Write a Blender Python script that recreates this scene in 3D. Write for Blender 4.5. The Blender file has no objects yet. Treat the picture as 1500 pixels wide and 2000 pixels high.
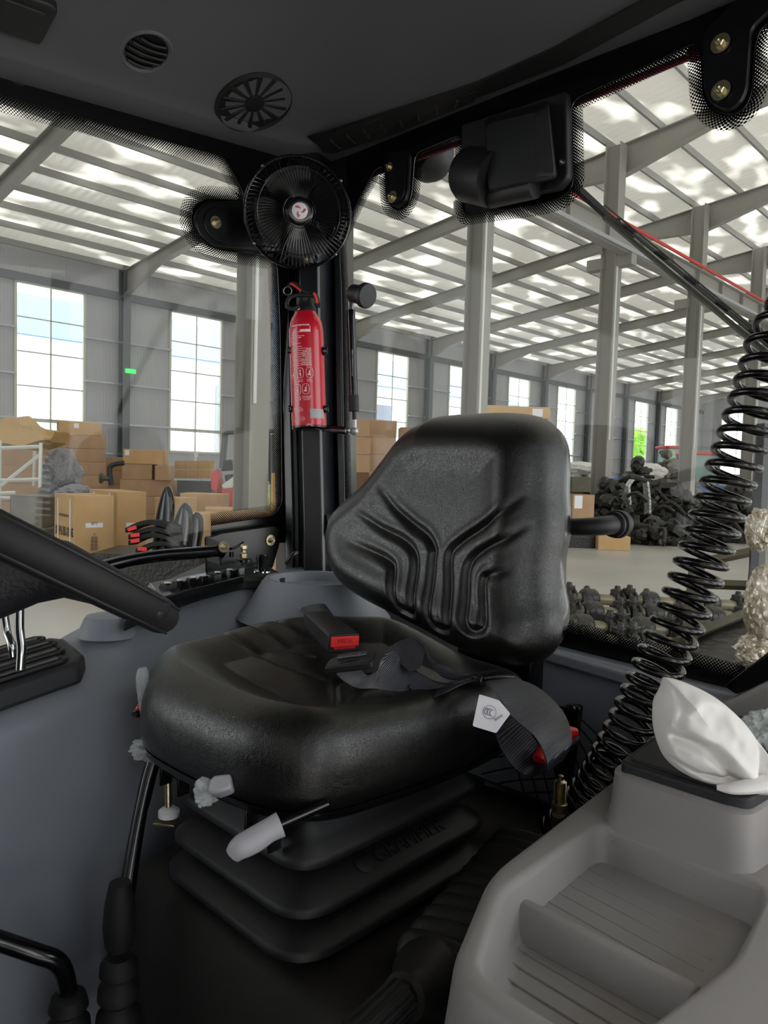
import bpy, bmesh, math, random
import numpy as np
from mathutils import Vector, Matrix, noise
random.seed(7)
SC = bpy.context.scene
COL = SC.collection
# ---------------------------------------------------------------- camera (origin at the lens, warehouse floor at z = -1.7)
F = 1440.0; YAW = math.radians(44); PITCH = math.radians(3.3); ROLL = math.radians(1.7)
FW = Vector((math.cos(YAW)*math.cos(PITCH), math.sin(YAW)*math.cos(PITCH), -math.sin(PITCH)))
R0 = Vector((math.sin(YAW), -math.cos(YAW), 0)); U0 = R0.cross(FW)
RT = R0*math.cos(ROLL) + U0*math.sin(ROLL); UP = U0*math.cos(ROLL) - R0*math.sin(ROLL)
cd = bpy.data.cameras.new('camera'); cam = bpy.data.objects.new('camera', cd); COL.objects.link(cam)
cd.sensor_width = 36; cd.lens = 36*F/2000; cd.sensor_fit = 'AUTO'; cd.clip_start = .01; cd.clip_end = 400
M3 = Matrix((RT, UP, -FW)).transposed(); cam.matrix_world = M3.to_4x4()
SC.camera = cam
def ray(px, py): return FW + RT*((px-750)/F) - UP*((py-1000)/F)
def PD(px, py, d): return ray(px, py)*d
def PX(px, py, X): r = ray(px, py); return r*(X/r.x)
def PY(px, py, Y): r = ray(px, py); return r*(Y/r.y)
def PZ(px, py, Z): r = ray(px, py); return r*(Z/r.z)
def PJ(v): v = Vector(v); k = v.dot(FW); return (750+v.dot(RT)/k*F, 1000-v.dot(UP)/k*F)
# ---------------------------------------------------------------- world, sun, exposure
W = bpy.data.worlds.new('world'); SC.world = W; W.use_nodes = True
wn = W.node_tree; bg = wn.nodes['Background']
tc = wn.nodes.new('ShaderNodeTexCoord'); sp = wn.nodes.new('ShaderNodeSeparateXYZ'); cr = wn.nodes.new('ShaderNodeValToRGB')
wn.links.new(tc.outputs['Generated'], sp.inputs[0]); wn.links.new(sp.outputs['Z'], cr.inputs[0]); wn.links.new(cr.outputs[0], bg.inputs[0])
cr.color_ramp.elements[0].position = 0; cr.color_ramp.elements[0].color = (1, .97, .93, 1)
cr.color_ramp.elements[1].position = .6; cr.color_ramp.elements[1].color = (.85, .92, 1, 1)
bg.inputs[1].default_value = 2.6
sun = bpy.data.objects.new('sun', bpy.data.lights.new('sun', 'SUN')); COL.objects.link(sun)
sun.data.energy = 4.0; sun.data.angle = math.radians(3); sun.data.color = (1, .96, .9)
sun.rotation_euler = Vector((-.5, -.25, -1)).to_track_quat('-Z', 'Y').to_euler()
vs = SC.view_settings; vs.view_transform = 'Standard'; vs.look = 'None'; vs.gamma = 1; vs.exposure = 0.5; vs.use_curve_mapping = False
# ---------------------------------------------------------------- helpers
def lin(h):
    c = [int(h[i:i+2], 16)/255 for i in (0, 2, 4)]
    return tuple((v/12.92 if v <= .04045 else ((v+.055)/1.055)**2.4) for v in c)+(1,)
MATS = {}
def mat(name, col, rough=.5, metal=0, bump=None, spec=.5, coat=0, emit=0, var=None, alpha=1, trans=0):
    """bump = (kind, scale, strength[, distance]) ; var = (scale, darker hex)"""
    m = bpy.data.materials.new(name); m.use_nodes = True; n = m.node_tree; b = n.nodes['Principled BSDF']
    b.inputs['Base Color'].default_value = lin(col); b.inputs['Roughness'].default_value = rough; b.inputs['Metallic'].default_value = metal
    b.inputs['Specular IOR Level'].default_value = spec; b.inputs['Coat Weight'].default_value = coat; b.inputs['Coat Roughness'].default_value = .08
    if emit: b.inputs['Emission Color'].default_value = lin(col); b.inputs['Emission Strength'].default_value = emit
    b.inputs['Alpha'].default_value = alpha
    if trans: b.inputs['Transmission Weight'].default_value = trans
    t = n.nodes.new('ShaderNodeTexCoord')
    if var:
        no = n.nodes.new('ShaderNodeTexNoise'); no.inputs['Scale'].default_value = var[0]; no.inputs['Detail'].default_value = 4
        n.links.new(t.outputs['Object'], no.inputs['Vector'])
        r = n.nodes.new('ShaderNodeValToRGB'); r.color_ramp.elements[0].position = .35; r.color_ramp.elements[1].position = .65
        r.color_ramp.elements[0].color = lin(var[1]); r.color_ramp.elements[1].color = lin(col)
        n.links.new(no.outputs['Fac'], r.inputs[0]); n.links.new(r.outputs[0], b.inputs['Base Color'])
    if bump:
        k, s, st = bump[:3]; dist = bump[3] if len(bump) > 3 else .002
        bp = n.nodes.new('ShaderNodeBump'); bp.inputs['Strength'].default_value = st; bp.inputs['Distance'].default_value = dist
        if k == 'noise':
            x = n.nodes.new('ShaderNodeTexNoise'); x.inputs['Scale'].default_value = s; x.inputs['Detail'].default_value = 3; o = x.outputs['Fac']
        elif k == 'leather':
            x = n.nodes.new('ShaderNodeTexVoronoi'); x.feature = 'DISTANCE_TO_EDGE'; x.inputs['Scale'].default_value = s
            nn = n.nodes.new('ShaderNodeTexNoise'); nn.inputs['Scale'].default_value = 30; nn.inputs['Detail'].default_value = 5
            mx = n.nodes.new('ShaderNodeMix'); mx.data_type = 'RGBA'; mx.inputs[0].default_value = .12
            n.links.new(t.outputs['Object'], nn.inputs['Vector']); n.links.new(t.outputs['Object'], mx.inputs[6]); n.links.new(nn.outputs['Color'], mx.inputs[7])
            n.links.new(mx.outputs[2], x.inputs['Vector'])
            rr = n.nodes.new('ShaderNodeValToRGB'); rr.color_ramp.elements[1].position = .07
            n.links.new(x.outputs['Distance'], rr.inputs[0])
            n2 = n.nodes.new('ShaderNodeTexNoise'); n2.inputs['Scale'].default_value = 700; n.links.new(t.outputs['Object'], n2.inputs['Vector'])
            ad = n.nodes.new('ShaderNodeMath'); ad.operation = 'ADD'; n.links.new(rr.outputs[0], ad.inputs[0]); n.links.new(n2.outputs['Fac'], ad.inputs[1])
            o = ad.outputs[0]
        else:   # 'wx','wy','wz' wave bands
            x = n.nodes.new('ShaderNodeTexWave'); x.bands_direction = k[1].upper(); x.inputs['Scale'].default_value = s; o = x.outputs['Fac']
            x.wave_profile = 'SIN'
        if k != 'leather': n.links.new(t.outputs['Object'], x.inputs['Vector'])
        n.links.new(o, bp.inputs['Height']); n.links.new(bp.outputs[0], b.inputs['Normal'])
    MATS[name] = m; return m
def glassmat(name, tint, base=.04, edge=.35):
    m = bpy.data.materials.new(name); m.use_nodes = True; n = m.node_tree; n.nodes.clear()
    out = n.nodes.new('ShaderNodeOutputMaterial'); mx = n.nodes.new('ShaderNodeMixShader'); tr = n.nodes.new('ShaderNodeBsdfTransparent'); gl = n.nodes.new('ShaderNodeBsdfGlossy')
    tr.inputs[0].default_value = tint+(1,); gl.inputs['Roughness'].default_value = .01
    lw = n.nodes.new('ShaderNodeLayerWeight'); lw.inputs[0].default_value = .5
    pw = n.nodes.new('ShaderNodeMath'); pw.operation = 'POWER'; pw.inputs[1].default_value = 4
    ma = n.nodes.new('ShaderNodeMath'); ma.operation = 'MULTIPLY_ADD'; ma.inputs[1].default_value = edge; ma.inputs[2].default_value = base
    n.links.new(lw.outputs['Facing'], pw.inputs[0]); n.links.new(pw.outputs[0], ma.inputs[0]); n.links.new(ma.outputs[0], mx.inputs[0])
    n.links.new(tr.outputs[0], mx.inputs[1]); n.links.new(gl.outputs[0], mx.inputs[2]); n.links.new(mx.outputs[0], out.inputs[0])
    MATS[name] = m; return m
def fritmat(cell=.0056):
    m = bpy.data.materials.new('frit_dots'); m.use_nodes = True; n = m.node_tree; n.nodes.clear(); L = n.links
    out = n.nodes.new('ShaderNodeOutputMaterial'); mx = n.nodes.new('ShaderNodeMixShader'); tr = n.nodes.new('ShaderNodeBsdfTransparent'); df = n.nodes.new('ShaderNodeBsdfDiffuse')
    df.inputs[0].default_value = (.006, .006, .007, 1)
    uv = n.nodes.new('ShaderNodeUVMap'); uv.uv_map = 'UVMap'
    def vm(op, a, b=None):
        x = n.nodes.new('ShaderNodeVectorMath'); x.operation = op; L.new(a, x.inputs[0])
        if b is not None: x.inputs[1].default_value = b
        return x
    s = vm('MULTIPLY', uv.outputs[0], (1/cell, 1/cell, 0))
    def dist(src):
        f = vm('FRACTION', src); g = vm('SUBTRACT', f.outputs[0], (.5, .5, 0)); return vm('LENGTH', g.outputs[0]).outputs['Value']
    a = dist(s.outputs[0]); s2 = vm('ADD', s.outputs[0], (.5, .5, 0)); b = dist(s2.outputs[0])
    mn = n.nodes.new('ShaderNodeMath'); mn.operation = 'MINIMUM'; L.new(a, mn.inputs[0]); L.new(b, mn.inputs[1])
    sx = n.nodes.new('ShaderNodeSeparateXYZ'); L.new(uv.outputs[0], sx.inputs[0])
    r = n.nodes.new('ShaderNodeMath'); r.operation = 'MULTIPLY_ADD'; r.inputs[1].default_value = -8.; r.inputs[2].default_value = .43; L.new(sx.outputs['Y'], r.inputs[0])
    lt = n.nodes.new('ShaderNodeMath'); lt.operation = 'LESS_THAN'; L.new(mn.outputs[0], lt.inputs[0]); L.new(r.outputs[0], lt.inputs[1])
    L.new(lt.outputs[0], mx.inputs[0]); L.new(tr.outputs[0], mx.inputs[1]); L.new(df.outputs[0], mx.inputs[2]); L.new(mx.outputs[0], out.inputs[0])
    MATS['frit_dots'] = m; return m

def B(): return bmesh.new()
def mk(name, bm, m, parent=None, bevel=0, sub=0, smooth=True, ang=38, seg=2, keep=False):
    bmesh.ops.recalc_face_normals(bm, faces=bm.faces[:])
    for f in bm.faces: f.smooth = smooth
    if smooth:
        a = math.radians(ang)
        for e in bm.edges:
            if len(e.link_faces) == 2 and e.calc_face_angle(0) > a: e.smooth = False
    vs_ = [v.co for v in bm.verts]
    if keep or not vs_: base = Vector((0, 0, 0))
    else:
        base = Vector(((min(v.x for v in vs_)+max(v.x for v in vs_))/2, (min(v.y for v in vs_)+max(v.y for v in vs_))/2, min(v.z for v in vs_)))
        bmesh.ops.translate(bm, vec=-base, verts=bm.verts[:])
    me = bpy.data.meshes.new(name); bm.to_mesh(me); bm.free()
    o = bpy.data.objects.new(name, me); COL.objects.link(o); o.location = base
    if m is not None: me.materials.append(MATS[m] if isinstance(m, str) else m)
    if bevel:
        md = o.modifiers.new('b', 'BEVEL'); md.width = bevel; md.segments = seg; md.limit_method = 'ANGLE'; md.angle_limit = math.radians(35)
    if sub:
        md = o.modifiers.new('s', 'SUBSURF'); md.levels = sub; md.render_levels = sub
    if parent is not None: adopt(o, parent)
    return o
def adopt(o, parent):
    o.parent = parent
    o.matrix_parent_inverse = world(parent).inverted()
def world(o):
    if o.parent is None: return Matrix.LocRotScale(o.location, o.rotation_euler, o.scale)
    return world(o.parent) @ o.matrix_parent_inverse @ Matrix.LocRotScale(o.location, o.rotation_euler, o.scale)
def tag(o, label, cat, group=None):
    o['label'] = label; o['category'] = cat
    if group: o['group'] = group
    return o
def thing(name, label, cat, loc=(0, 0, 0), group=None):
    o = bpy.data.objects.new(name, None); o.empty_display_size = .05; COL.objects.link(o); o.location = loc
    return tag(o, label, cat, group)
def st(o): o['kind'] = 'structure'; return o
def lab(o, l): o['label'] = l; return o
def dup(o, loc=None, label=None, rz=None, parent=None):
    c = o.copy(); COL.objects.link(c)
    if parent is not None: c.parent = parent
    if loc is not None: c.location = loc
    if rz is not None: c.rotation_euler = (0, 0, rz)
    if label: c['label'] = label
    for ch in [q for q in bpy.data.objects if q.parent == o]: dup(ch, parent=c)
    return c
def box(bm, c, s, R=None):
    r = bmesh.ops.create_cube(bm, size=1)
    for v in r['verts']:
        p = Vector((v.co.x*s[0], v.co.y*s[1], v.co.z*s[2]))
        if R is not None: p = R @ p
        v.co = p + Vector(c)
def frame(ax):
    ax = Vector(ax).normalized(); h = Vector((0, 0, 1)) if abs(ax.z) < .9 else Vector((1, 0, 0))
    u = h.cross(ax).normalized(); return u, ax.cross(u), ax
def lathe(bm, o, ax, prof, n=32, cap=True):
    u, v, a = frame(ax); o = Vector(o); rings = []
    for r, h in prof:
        rings.append([bm.verts.new(o + a*h + (u*math.cos(k*2*math.pi/n)+v*math.sin(k*2*math.pi/n))*max(r, 1e-5)) for k in range(n)])
    for A, C in zip(rings, rings[1:]):
        for k in range(n): bm.faces.new((A[k], A[(k+1) % n], C[(k+1) % n], C[k]))
    if cap: bm.faces.new(rings[0][::-1]); bm.faces.new(rings[-1])
def cyl(bm, p0, p1, r0, r1=None, n=20):
    p0 = Vector(p0); p1 = Vector(p1); d = p1-p0
    lathe(bm, p0, d, [(r0, 0), (r0 if r1 is None else r1, d.length)], n)
def catmull(pts, k=6):
    P = [Vector(p) for p in pts]; out = []
    for i in range(len(P)-1):
        p0 = P[max(i-1, 0)]; p1 = P[i]; p2 = P[i+1]; p3 = P[min(i+2, len(P)-1)]
        for j in range(k):
            t = j/k; out.append(.5*((2*p1)+(p2-p0)*t+(2*p0-5*p1+4*p2-p3)*t*t+(3*p1-p0-3*p2+p3)*t**3))
    out.append(P[-1].copy()); return out
def tube(bm, pts, r, n=12, k=0, cap=True, sx=1, sy=1, up=None):
    if k: 
        if not isinstance(r, (int, float)):
            rr = catmull([Vector((x, 0, 0)) for x in r], k); r = [q.x for q in rr]
        pts = catmull(pts, k)
    pts = [Vector(p) for p in pts]; N = len(pts)
    if isinstance(r, (int, float)): r = [r]*N
    t0 = (pts[1]-pts[0]).normalized(); u, v, _ = frame(t0)
    if up is not None: u = (Vector(up)-t0*Vector(up).dot(t0)).normalized()
    rings = []
    for i in range(N):
        t = (pts[min(i+1, N-1)]-pts[max(i-1, 0)]).normalized()
        u = (u - t*u.dot(t)).normalized(); v = t.cross(u)
        rings.append([bm.verts.new(pts[i]+(u*math.cos(a)*sx+v*math.sin(a)*sy)*r[i]) for a in [q*2*math.pi/n for q in range(n)]])
    for A, C in zip(rings, rings[1:]):
        for q in range(n): bm.faces.new((A[q], A[(q+1) % n], C[(q+1) % n], C[q]))
    if cap: bm.faces.new(rings[0][::-1]); bm.faces.new(rings[-1])
def prism(bm, pts, off):
    off = Vector(off); a = [bm.verts.new(Vector(p)) for p in pts]; b = [bm.verts.new(Vector(p)+off) for p in pts]; n = len(a)
    bm.faces.new(a[::-1]); bm.faces.new(b)
    for i in range(n): bm.faces.new((a[i], a[(i+1) % n], b[(i+1) % n], b[i]))
def surf(bm, rows, close=False):
    V = [[bm.verts.new(Vector(p)) for p in r] for r in rows]
    for A, C in zip(V, V[1:]):
        m = len(A)
        for i in range(m if close else m-1): bm.faces.new((A[i], A[(i+1) % m], C[(i+1) % m], C[i]))
    return V
def loft(bm, loops, capa=True, capb=True):
    V = surf(bm, loops, True)
    if capa: bm.faces.new(V[0][::-1])
    if capb: bm.faces.new(V[-1])
    return V
def rounded(pts, rad, k=5):
    """round the corners of a 2D/3D polygon; rad scalar or list"""
    P = [Vector(p) for p in pts]; n = len(P); out = []
    for i in range(n):
        r = rad[i] if isinstance(rad, (list, tuple)) else rad
        a = P[i-1]-P[i]; b = P[(i+1) % n]-P[i]; la, lb = a.length, b.length; rr = min(r, la*.49, lb*.49)
        s = P[i]+a/la*rr; e = P[i]+b/lb*rr
        for j in range(k+1):
            t = j/k; out.append(s*(1-t)**2+P[i]*2*t*(1-t)+e*t*t)
    return out
def rpath(pts, rad, k=4):
    P = [Vector(p) for p in pts]; out = [P[0]]
    for i in range(1, len(P)-1):
        a = P[i-1]-P[i]; b = P[i+1]-P[i]; la, lb = a.length, b.length; rr = min(rad, la*.49, lb*.49)
        s = P[i]+a/la*rr; e = P[i]+b/lb*rr
        for j in range(k+1):
            t = j/k; out.append(s*(1-t)**2+P[i]*2*t*(1-t)+e*t*t)
    out.append(P[-1]); return out
def ribbon(bm, A, C, th=.0015, k=8):
    A = catmull(A, k); C = catmull(C, k); N = len(A); top = []; bot = []
    for i in range(N):
        t = A[min(i+1, N-1)]-A[max(i-1, 0)]; w = C[i]-A[i]; nn = t.cross(w)
        nn = nn.normalized()*th/2 if nn.length > 1e-9 else Vector((0, 0, th/2))
        top.append((A[i]+nn, (A[i]+C[i])/2+nn, C[i]+nn)); bot.append((A[i]-nn, (A[i]+C[i])/2-nn, C[i]-nn))
    rows = [[t[0], t[1], t[2], b[2], b[1], b[0]] for t, b in zip(top, bot)]
    loft(bm, rows)
def text(name, s, size, o, xdir, ydir, m, parent, ext=.0004, align='CENTER'):
    cu = bpy.data.curves.new(name, 'FONT'); cu.body = s; cu.size = size; cu.extrude = ext; cu.align_x = align; cu.align_y = 'CENTER'
    tmp = bpy.data.objects.new(name+'_tmp', cu); COL.objects.link(tmp)
    dg = bpy.context.evaluated_depsgraph_get(); me = bpy.data.meshes.new_from_object(tmp.evaluated_get(dg))
    bpy.data.objects.remove(tmp)
    x = Vector(xdir).normalized(); y = Vector(ydir); y = (y-x*y.dot(x)).normalized(); z = x.cross(y)
    Mx = Matrix((x, y, z)).transposed().to_4x4(); Mx.translation = Vector(o); me.transform(Mx)
    me.materials.clear(); me.materials.append(MATS[m]); ob = bpy.data.objects.new(name, me); COL.objects.link(ob)
    if parent is not None: adopt(ob, parent)
    return ob
def bolt(parent, p, ax, r=.012, m='zinc', name='bolt', washer=True):
    bm = B(); ax = Vector(ax).normalized()
    if washer: lathe(bm, p, ax, [(r*1.55, 0), (r*1.55, r*.22)], 24)
    lathe(bm, Vector(p)+ax*r*.2, ax, [(r*.85, 0), (r*.85, r*.7), (r*.7, r*.85)], 6)
    lathe(bm, Vector(p)+ax*r*.9, ax, [(r*.45, 0), (r*.45, r*.8), (r*.3, r*.95)], 12)
    return mk(name, bm, m, parent)
def blob(bm, c, s, seed=0, amp=.2, fr=2., sub=3, R=None):
    r = bmesh.ops.create_icosphere(bm, subdivisions=sub, radius=1)
    for v in r['verts']:
        d = v.co.normalized(); f = 1+amp*noise.noise(d*fr+Vector((seed*7.3, seed*3.1, 0)))+amp*.5*noise.noise(d*fr*2.7+Vector((seed, 0, 5)))
        p = Vector((d.x*s[0], d.y*s[1], d.z*s[2]))*f
        if R is not None: p = R @ p
        v.co = p+Vector(c)
RZ = lambda a: Matrix.Rotation(a, 3, 'Z')
# ---------------------------------------------------------------- materials
mat('headliner', '55565a', .85, bump=('noise', 900, .25, .0006))
mat('black_plastic', '17181b', .5, bump=('noise', 1500, .3, .0004))
mat('dark_plastic', '222327', .6, bump=('noise', 900, .3, .0006))
mat('black_gloss', '0a0b0e', .18, spec=.6)
mat('black_paint', '0b0c10', .3, spec=.5)
mat('enamel', '060607', .25)
mat('spoke_skin', '1c1d22', .5, bump=('noise', 260, .8, .0015))
mat('vent_grey', '5a5b5f', .5)
mat('rubber_brown', '161412', .55, bump=('noise', 400, .4, .0008))
mat('axle_metal', '8a836c', .45, .3, var=(6, '5f5a48'))
mat('pillar_paint', '14171d', .28, spec=.7)
mat('rubber', '0b0b0c', .7)
mat('vinyl', '121211', .31, bump=('leather', 120, .24, .0009), spec=.6)
mat('bellows', '151517', .45, bump=('noise', 1200, .5, .0006))
mat('mat_black', '1b1916', .62, bump=('noise', 650, .9, .0012))
mat('grey_plastic', '93908f', .55, bump=('noise', 1300, .25, .0004))
mat('blue_grey_plastic', '868a93', .5, bump=('noise', 1300, .25, .0004))
mat('light_grey', 'aeadb3', .4)
mat('chrome', 'a8acac', .1, 1)
mat('zinc', 'cdc3a2', .3, 1, bump=('noise', 300, .2))
mat('steel', '8f9092', .35, 1)
mat('aluminium', 'b5b8bb', .4, .7)
mat('red_paint', 'c8102a', .3, coat=.5)
mat('red_plastic', 'e02a26', .4)
mat('white_print', 'f0d8d6', .6)
mat('white_plastic', 'ececf2', .5)
mat('black_print', '1a1a1a', .6)
mat('grey_print', '6d6358', .6)
mat('white_card', 'f1f0f6', .55)
mat('webbing', '2b2b36', .3, bump=('wy', 180, .6, .0006), spec=.7)
mat('coil', '0c0a0a', .16, spec=.6)
mat('cloth_white', 'edebe8', .8, bump=('noise', 800, .4, .0006))
mat('film', 'dfe6e6', .12, alpha=.32, bump=('noise', 60, 1., .006))
mat('carton', 'bb9a7a', .8, var=(3, 'b08f70'))
mat('carton_light', 'd0ac7c', .8, var=(3, 'c7a274'))
mat('carton_dark', '74543c', .85)
mat('strap_white', 'e8e4e6', .5)
mat('concrete', 'b9b6b0', .35, var=(.6, 'aba8a2'), bump=('noise', 4, .1, .01))
mat('wall_sheet', 'b2b3b6', .5, bump=('wx', 2.6, .4, .02))
mat('end_sheet', 'bcbdc0', .5, bump=('wy', 2.6, .4, .02))
mat('roof_foil', 'dcd8ca', .38, .35, bump=('noise', .9, .5, .5), var=(.7, 'c4bfb0'))
mat('frame_steel', '98968f', .5, .1)
mat('frame_dark', '63676a', .5, .1)
mat('purlin', '9c9c9a', .5, .2)
mat('mullion', 'c9cabb', .5)
mat('red_rail', 'c23a35', .5)
mat('white_wall', 'f4f4f6', .6, bump=('wx', 1.2, .4, .05))
mat('blue_roof', '5680b4', .5)
mat('asphalt', 'c9c6c0', .8)
mat('leaf', '8fc21d', .7, bump=('noise', 2, 1, .3), var=(1.5, '5f9a1a'))
mat('rack_white', 'd9ddd8', .5)
mat('parts_black', '131211', .38, bump=('noise', 20, .6, .02), var=(5, '25231f'))
mat('parts_grey', '57554e', .45, .3, var=(4, '6e6a5e'))
mat('parts_olive', '565140', .5, .1, var=(3, '48442f'))
mat('silver_wrap', 'b8b9b4', .25, .75, bump=('noise', 14, 1., .05))
mat('foil_wrap', 'cfc8bb', .25, .45, bump=('noise', 26, .7, .012), var=(12, '8d7f6a'))
mat('grey_wrap', '9a9ba0', .35, bump=('noise', 9, 1., .08))
mat('paper_brown', 'c4a26b', .8, bump=('noise', 6, .8, .05))
mat('yellow_crate', 'c8a04c', .7, var=(6, 'b58c3e'))
mat('green_bag', 'a8b78f', .8, bump=('noise', 6, .8, .05))
mat('truck_red', 'd84a48', .4)
mat('blue_paint', '3c6fc0', .5)
mat('orange', 'f0602a', .5, emit=.3)
mat('exit_green', '2fd45a', .5, emit=1.2)
mat('cab_glass', '9fc7bd', .15, alpha=.55)
mat('lamp_glass', 'aab4c4', .1, alpha=.5)
mat('maroon', '8c2036', .4)
glassmat('clear_glass', (.93, .95, .95), .012, .22)
glassmat('window_glass', (.97, .985, 1), .02, .3)
fritmat()

def roofmat():
    m = bpy.data.materials.new('roof_skin'); m.use_nodes = True; n = m.node_tree; n.nodes.clear(); L = n.links
    out = n.nodes.new('ShaderNodeOutputMaterial'); mx = n.nodes.new('ShaderNodeMixShader'); pr = n.nodes.new('ShaderNodeBsdfPrincipled'); tl = n.nodes.new('ShaderNodeBsdfTranslucent')
    pr.inputs['Base Color'].default_value = lin('d3cfc6'); pr.inputs['Roughness'].default_value = .4; pr.inputs['Metallic'].default_value = .15
    tl.inputs[0].default_value = (1, .92, .79, 1)
    tc = n.nodes.new('ShaderNodeTexCoord'); mp = n.nodes.new('ShaderNodeMapping'); mp.inputs['Scale'].default_value = (.5, 1.0, 0); no = n.nodes.new('ShaderNodeTexNoise'); no.inputs['Scale'].default_value = 1; no.inputs['Detail'].default_value = 1.5
    r = n.nodes.new('ShaderNodeValToRGB'); r.color_ramp.elements[0].position = .5; r.color_ramp.elements[0].color = (TR0,)*3+(1,); r.color_ramp.elements[1].position = .66; r.color_ramp.elements[1].color = (TR1,)*3+(1,)  # noise patches transmit more daylight, added to brighten the roof underside
    L.new(tc.outputs['Object'], mp.inputs[0]); L.new(mp.outputs[0], no.inputs['Vector']); L.new(no.outputs['Fac'], r.inputs[0]); L.new(r.outputs[0], mx.inputs[0])
    w = n.nodes.new('ShaderNodeTexWave'); w.bands_direction = 'X'; w.inputs['Scale'].default_value = 1.2; b = n.nodes.new('ShaderNodeBump'); b.inputs['Strength'].default_value = .5; b.inputs['Distance'].default_value = .03
    L.new(tc.outputs['Object'], w.inputs['Vector']); L.new(w.outputs['Fac'], b.inputs['Height']); L.new(b.outputs[0], pr.inputs['Normal'])
    L.new(pr.outputs[0], mx.inputs[1]); L.new(tl.outputs[0], mx.inputs[2]); L.new(mx.outputs[0], out.inputs[0]); MATS['roof_skin'] = m
TR0 = .075; TR1 = .34
roofmat()
# ================================================================ WAREHOUSE
ZF = -1.7; YW = 27.6; XE = 72.0; EAVE = 7.46; YC = 10.1; ZR = 9.4
def roofz(y): return EAVE+(YW-y)*(ZR-EAVE)/(YW-YC)
bm = B(); box(bm, (32, 12, ZF-.05), (80, 33, .1)); st(mk('floor', bm, 'concrete'))
bm = B(); box(bm, (60, 70, ZF-.2), (260, 150, .1)); st(mk('yard', bm, 'asphalt'))
# far wall with window openings
WX = [3.7+6*i for i in range(11)]; WW = 2.45; SILL = .48; HEAD = 6.2
bm = B()
box(bm, (33, YW+.06, (ZF+SILL)/2), (80, .1, SILL-ZF)); box(bm, (33, YW+.06, (HEAD+EAVE+.3)/2), (80, .1, EAVE+.3-HEAD))
xs = [-7]+[v for w in WX for v in (w, w+WW)]+[XE+1]
for a, c in zip(xs[0::2], xs[1::2]): box(bm, ((a+c)/2, YW+.06, (SILL+HEAD)/2), (c-a, .1, HEAD-SILL))
st(mk('wall_far', bm, 'wall_sheet', smooth=False))
# end wall with window openings
bm = B(); EY = [2.2+6.9*i for i in range(4)]; EW = 2.9
box(bm, (XE+.06, 12, (ZF+SILL)/2), (.1, 34, SILL-ZF)); box(bm, (XE+.06, 12, (HEAD+12.4)/2), (.1, 34, 12.4-HEAD))
ys = [-5]+[v for w in EY for v in (w, w+EW)]+[YW]
for a, c in zip(ys[0::2], ys[1::2]): box(bm, (XE+.06, (a+c)/2, (SILL+HEAD)/2), (.1, c-a, HEAD-SILL))
st(mk('wall_end', bm, 'end_sheet', smooth=False))
def window(loc, w, rz, n):
    bm = B(); h = HEAD-SILL
    for x in (0, w): box(bm, (x, 0, h/2), (.09, .12, h+.09))
    for z in (0, h): box(bm, (w/2, 0, z), (w+.09, .12, .09))
    o = mk('window_%d' % n, bm, 'mullion', keep=True); st(o)
    bm = B(); box(bm, (w/2, 0, h/2), (.05, .05, h))
    for k in range(1, 5): box(bm, (w/2, 0, h-k*1.2), (w, .05, .13 if k == 4 else .045))
    mk('glazing_bars', bm, 'mullion', o, keep=True)
    bm = B(); box(bm, (w/2, .03, h/2), (w, .012, h)); mk('window_pane', bm, 'window_glass', o, keep=True)
    o.location = loc; o.rotation_euler = (0, 0, rz); return o
w0 = window((WX[0], YW, SILL), WW, 0, 11)
for i, x in enumerate(WX[1:]):
    c = dup(w0, (x, YW, SILL)); c.name = 'window_%d' % (12+i)
YN = -9.; NX = [-4]+[15.6+6*i for i in range(9)]; bm = B()
box(bm, (43, YN-.06, (ZF+SILL)/2), (60.8, .1, SILL-ZF)); box(bm, (-2, YN-.06, (ZF+SILL)/2), (10, .1, SILL-ZF)); box(bm, (33, YN-.06, (HEAD+12)/2), (80, .1, 12-HEAD)); xn = [-7]+[v for w in NX[:1] for v in (w, w+3.4)]+[-.6]+[9]+[v for w in NX[1:] for v in (w, w+3.4)]+[XE+1]; xn = [-7, -4, -.6, 3.0, 12.6, 15.6]+[v for w in NX[1:-1] for v in (w+3.4, w+6)]+[NX[-1]+3.4, XE+1]
for a, c in zip(xn[0::2], xn[1::2]): box(bm, ((a+c)/2, YN-.06, (SILL+HEAD)/2), (c-a, .1, HEAD-SILL))
st(mk('unseen_wall_near', bm, 'wall_sheet', smooth=False))  # unseen wall, added to dim the near side; its gate gap lights the tray
bm = B()
for y0_, y1_, z0_, z1_ in ((-9, 3.5, ZF, 11), (12.5, 29, ZF, 11), (3.5, 12.5, 3.6, 11)): box(bm, (-7.06, (y0_+y1_)/2, (z0_+z1_)/2), (.1, y1_-y0_, z1_-z0_))
st(mk('unseen_wall_front', bm, 'end_sheet', smooth=False))  # unseen wall, added to darken the cab; gate gap placed for seat highlights
wn0 = window((NX[0], YN, SILL), 3.4, 0, 51)  # unseen near-wall windows, added for light and highlights in the cab
for i, x in enumerate(NX[1:]):
    c = dup(wn0, (x, YN, SILL)); c.name = 'window_%d' % (52+i)
we = window((XE, EY[0]+EW, SILL), EW, -math.pi/2, 31)
for i, y in enumerate(EY[1:]):
    c = dup(we, (XE, y+EW, SILL)); c.name = 'window_%d' % (32+i)
# roof
bm = B()
surf(bm, [[(-7, YW+.3, roofz(YW+.3)), (XE+1, YW+.3, roofz(YW+.3))], [(-7, -9.2, roofz(-9.2)), (XE+1, -9.2, roofz(-9.2))]])
st(mk('roof', bm, 'roof_skin', smooth=False))
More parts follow.
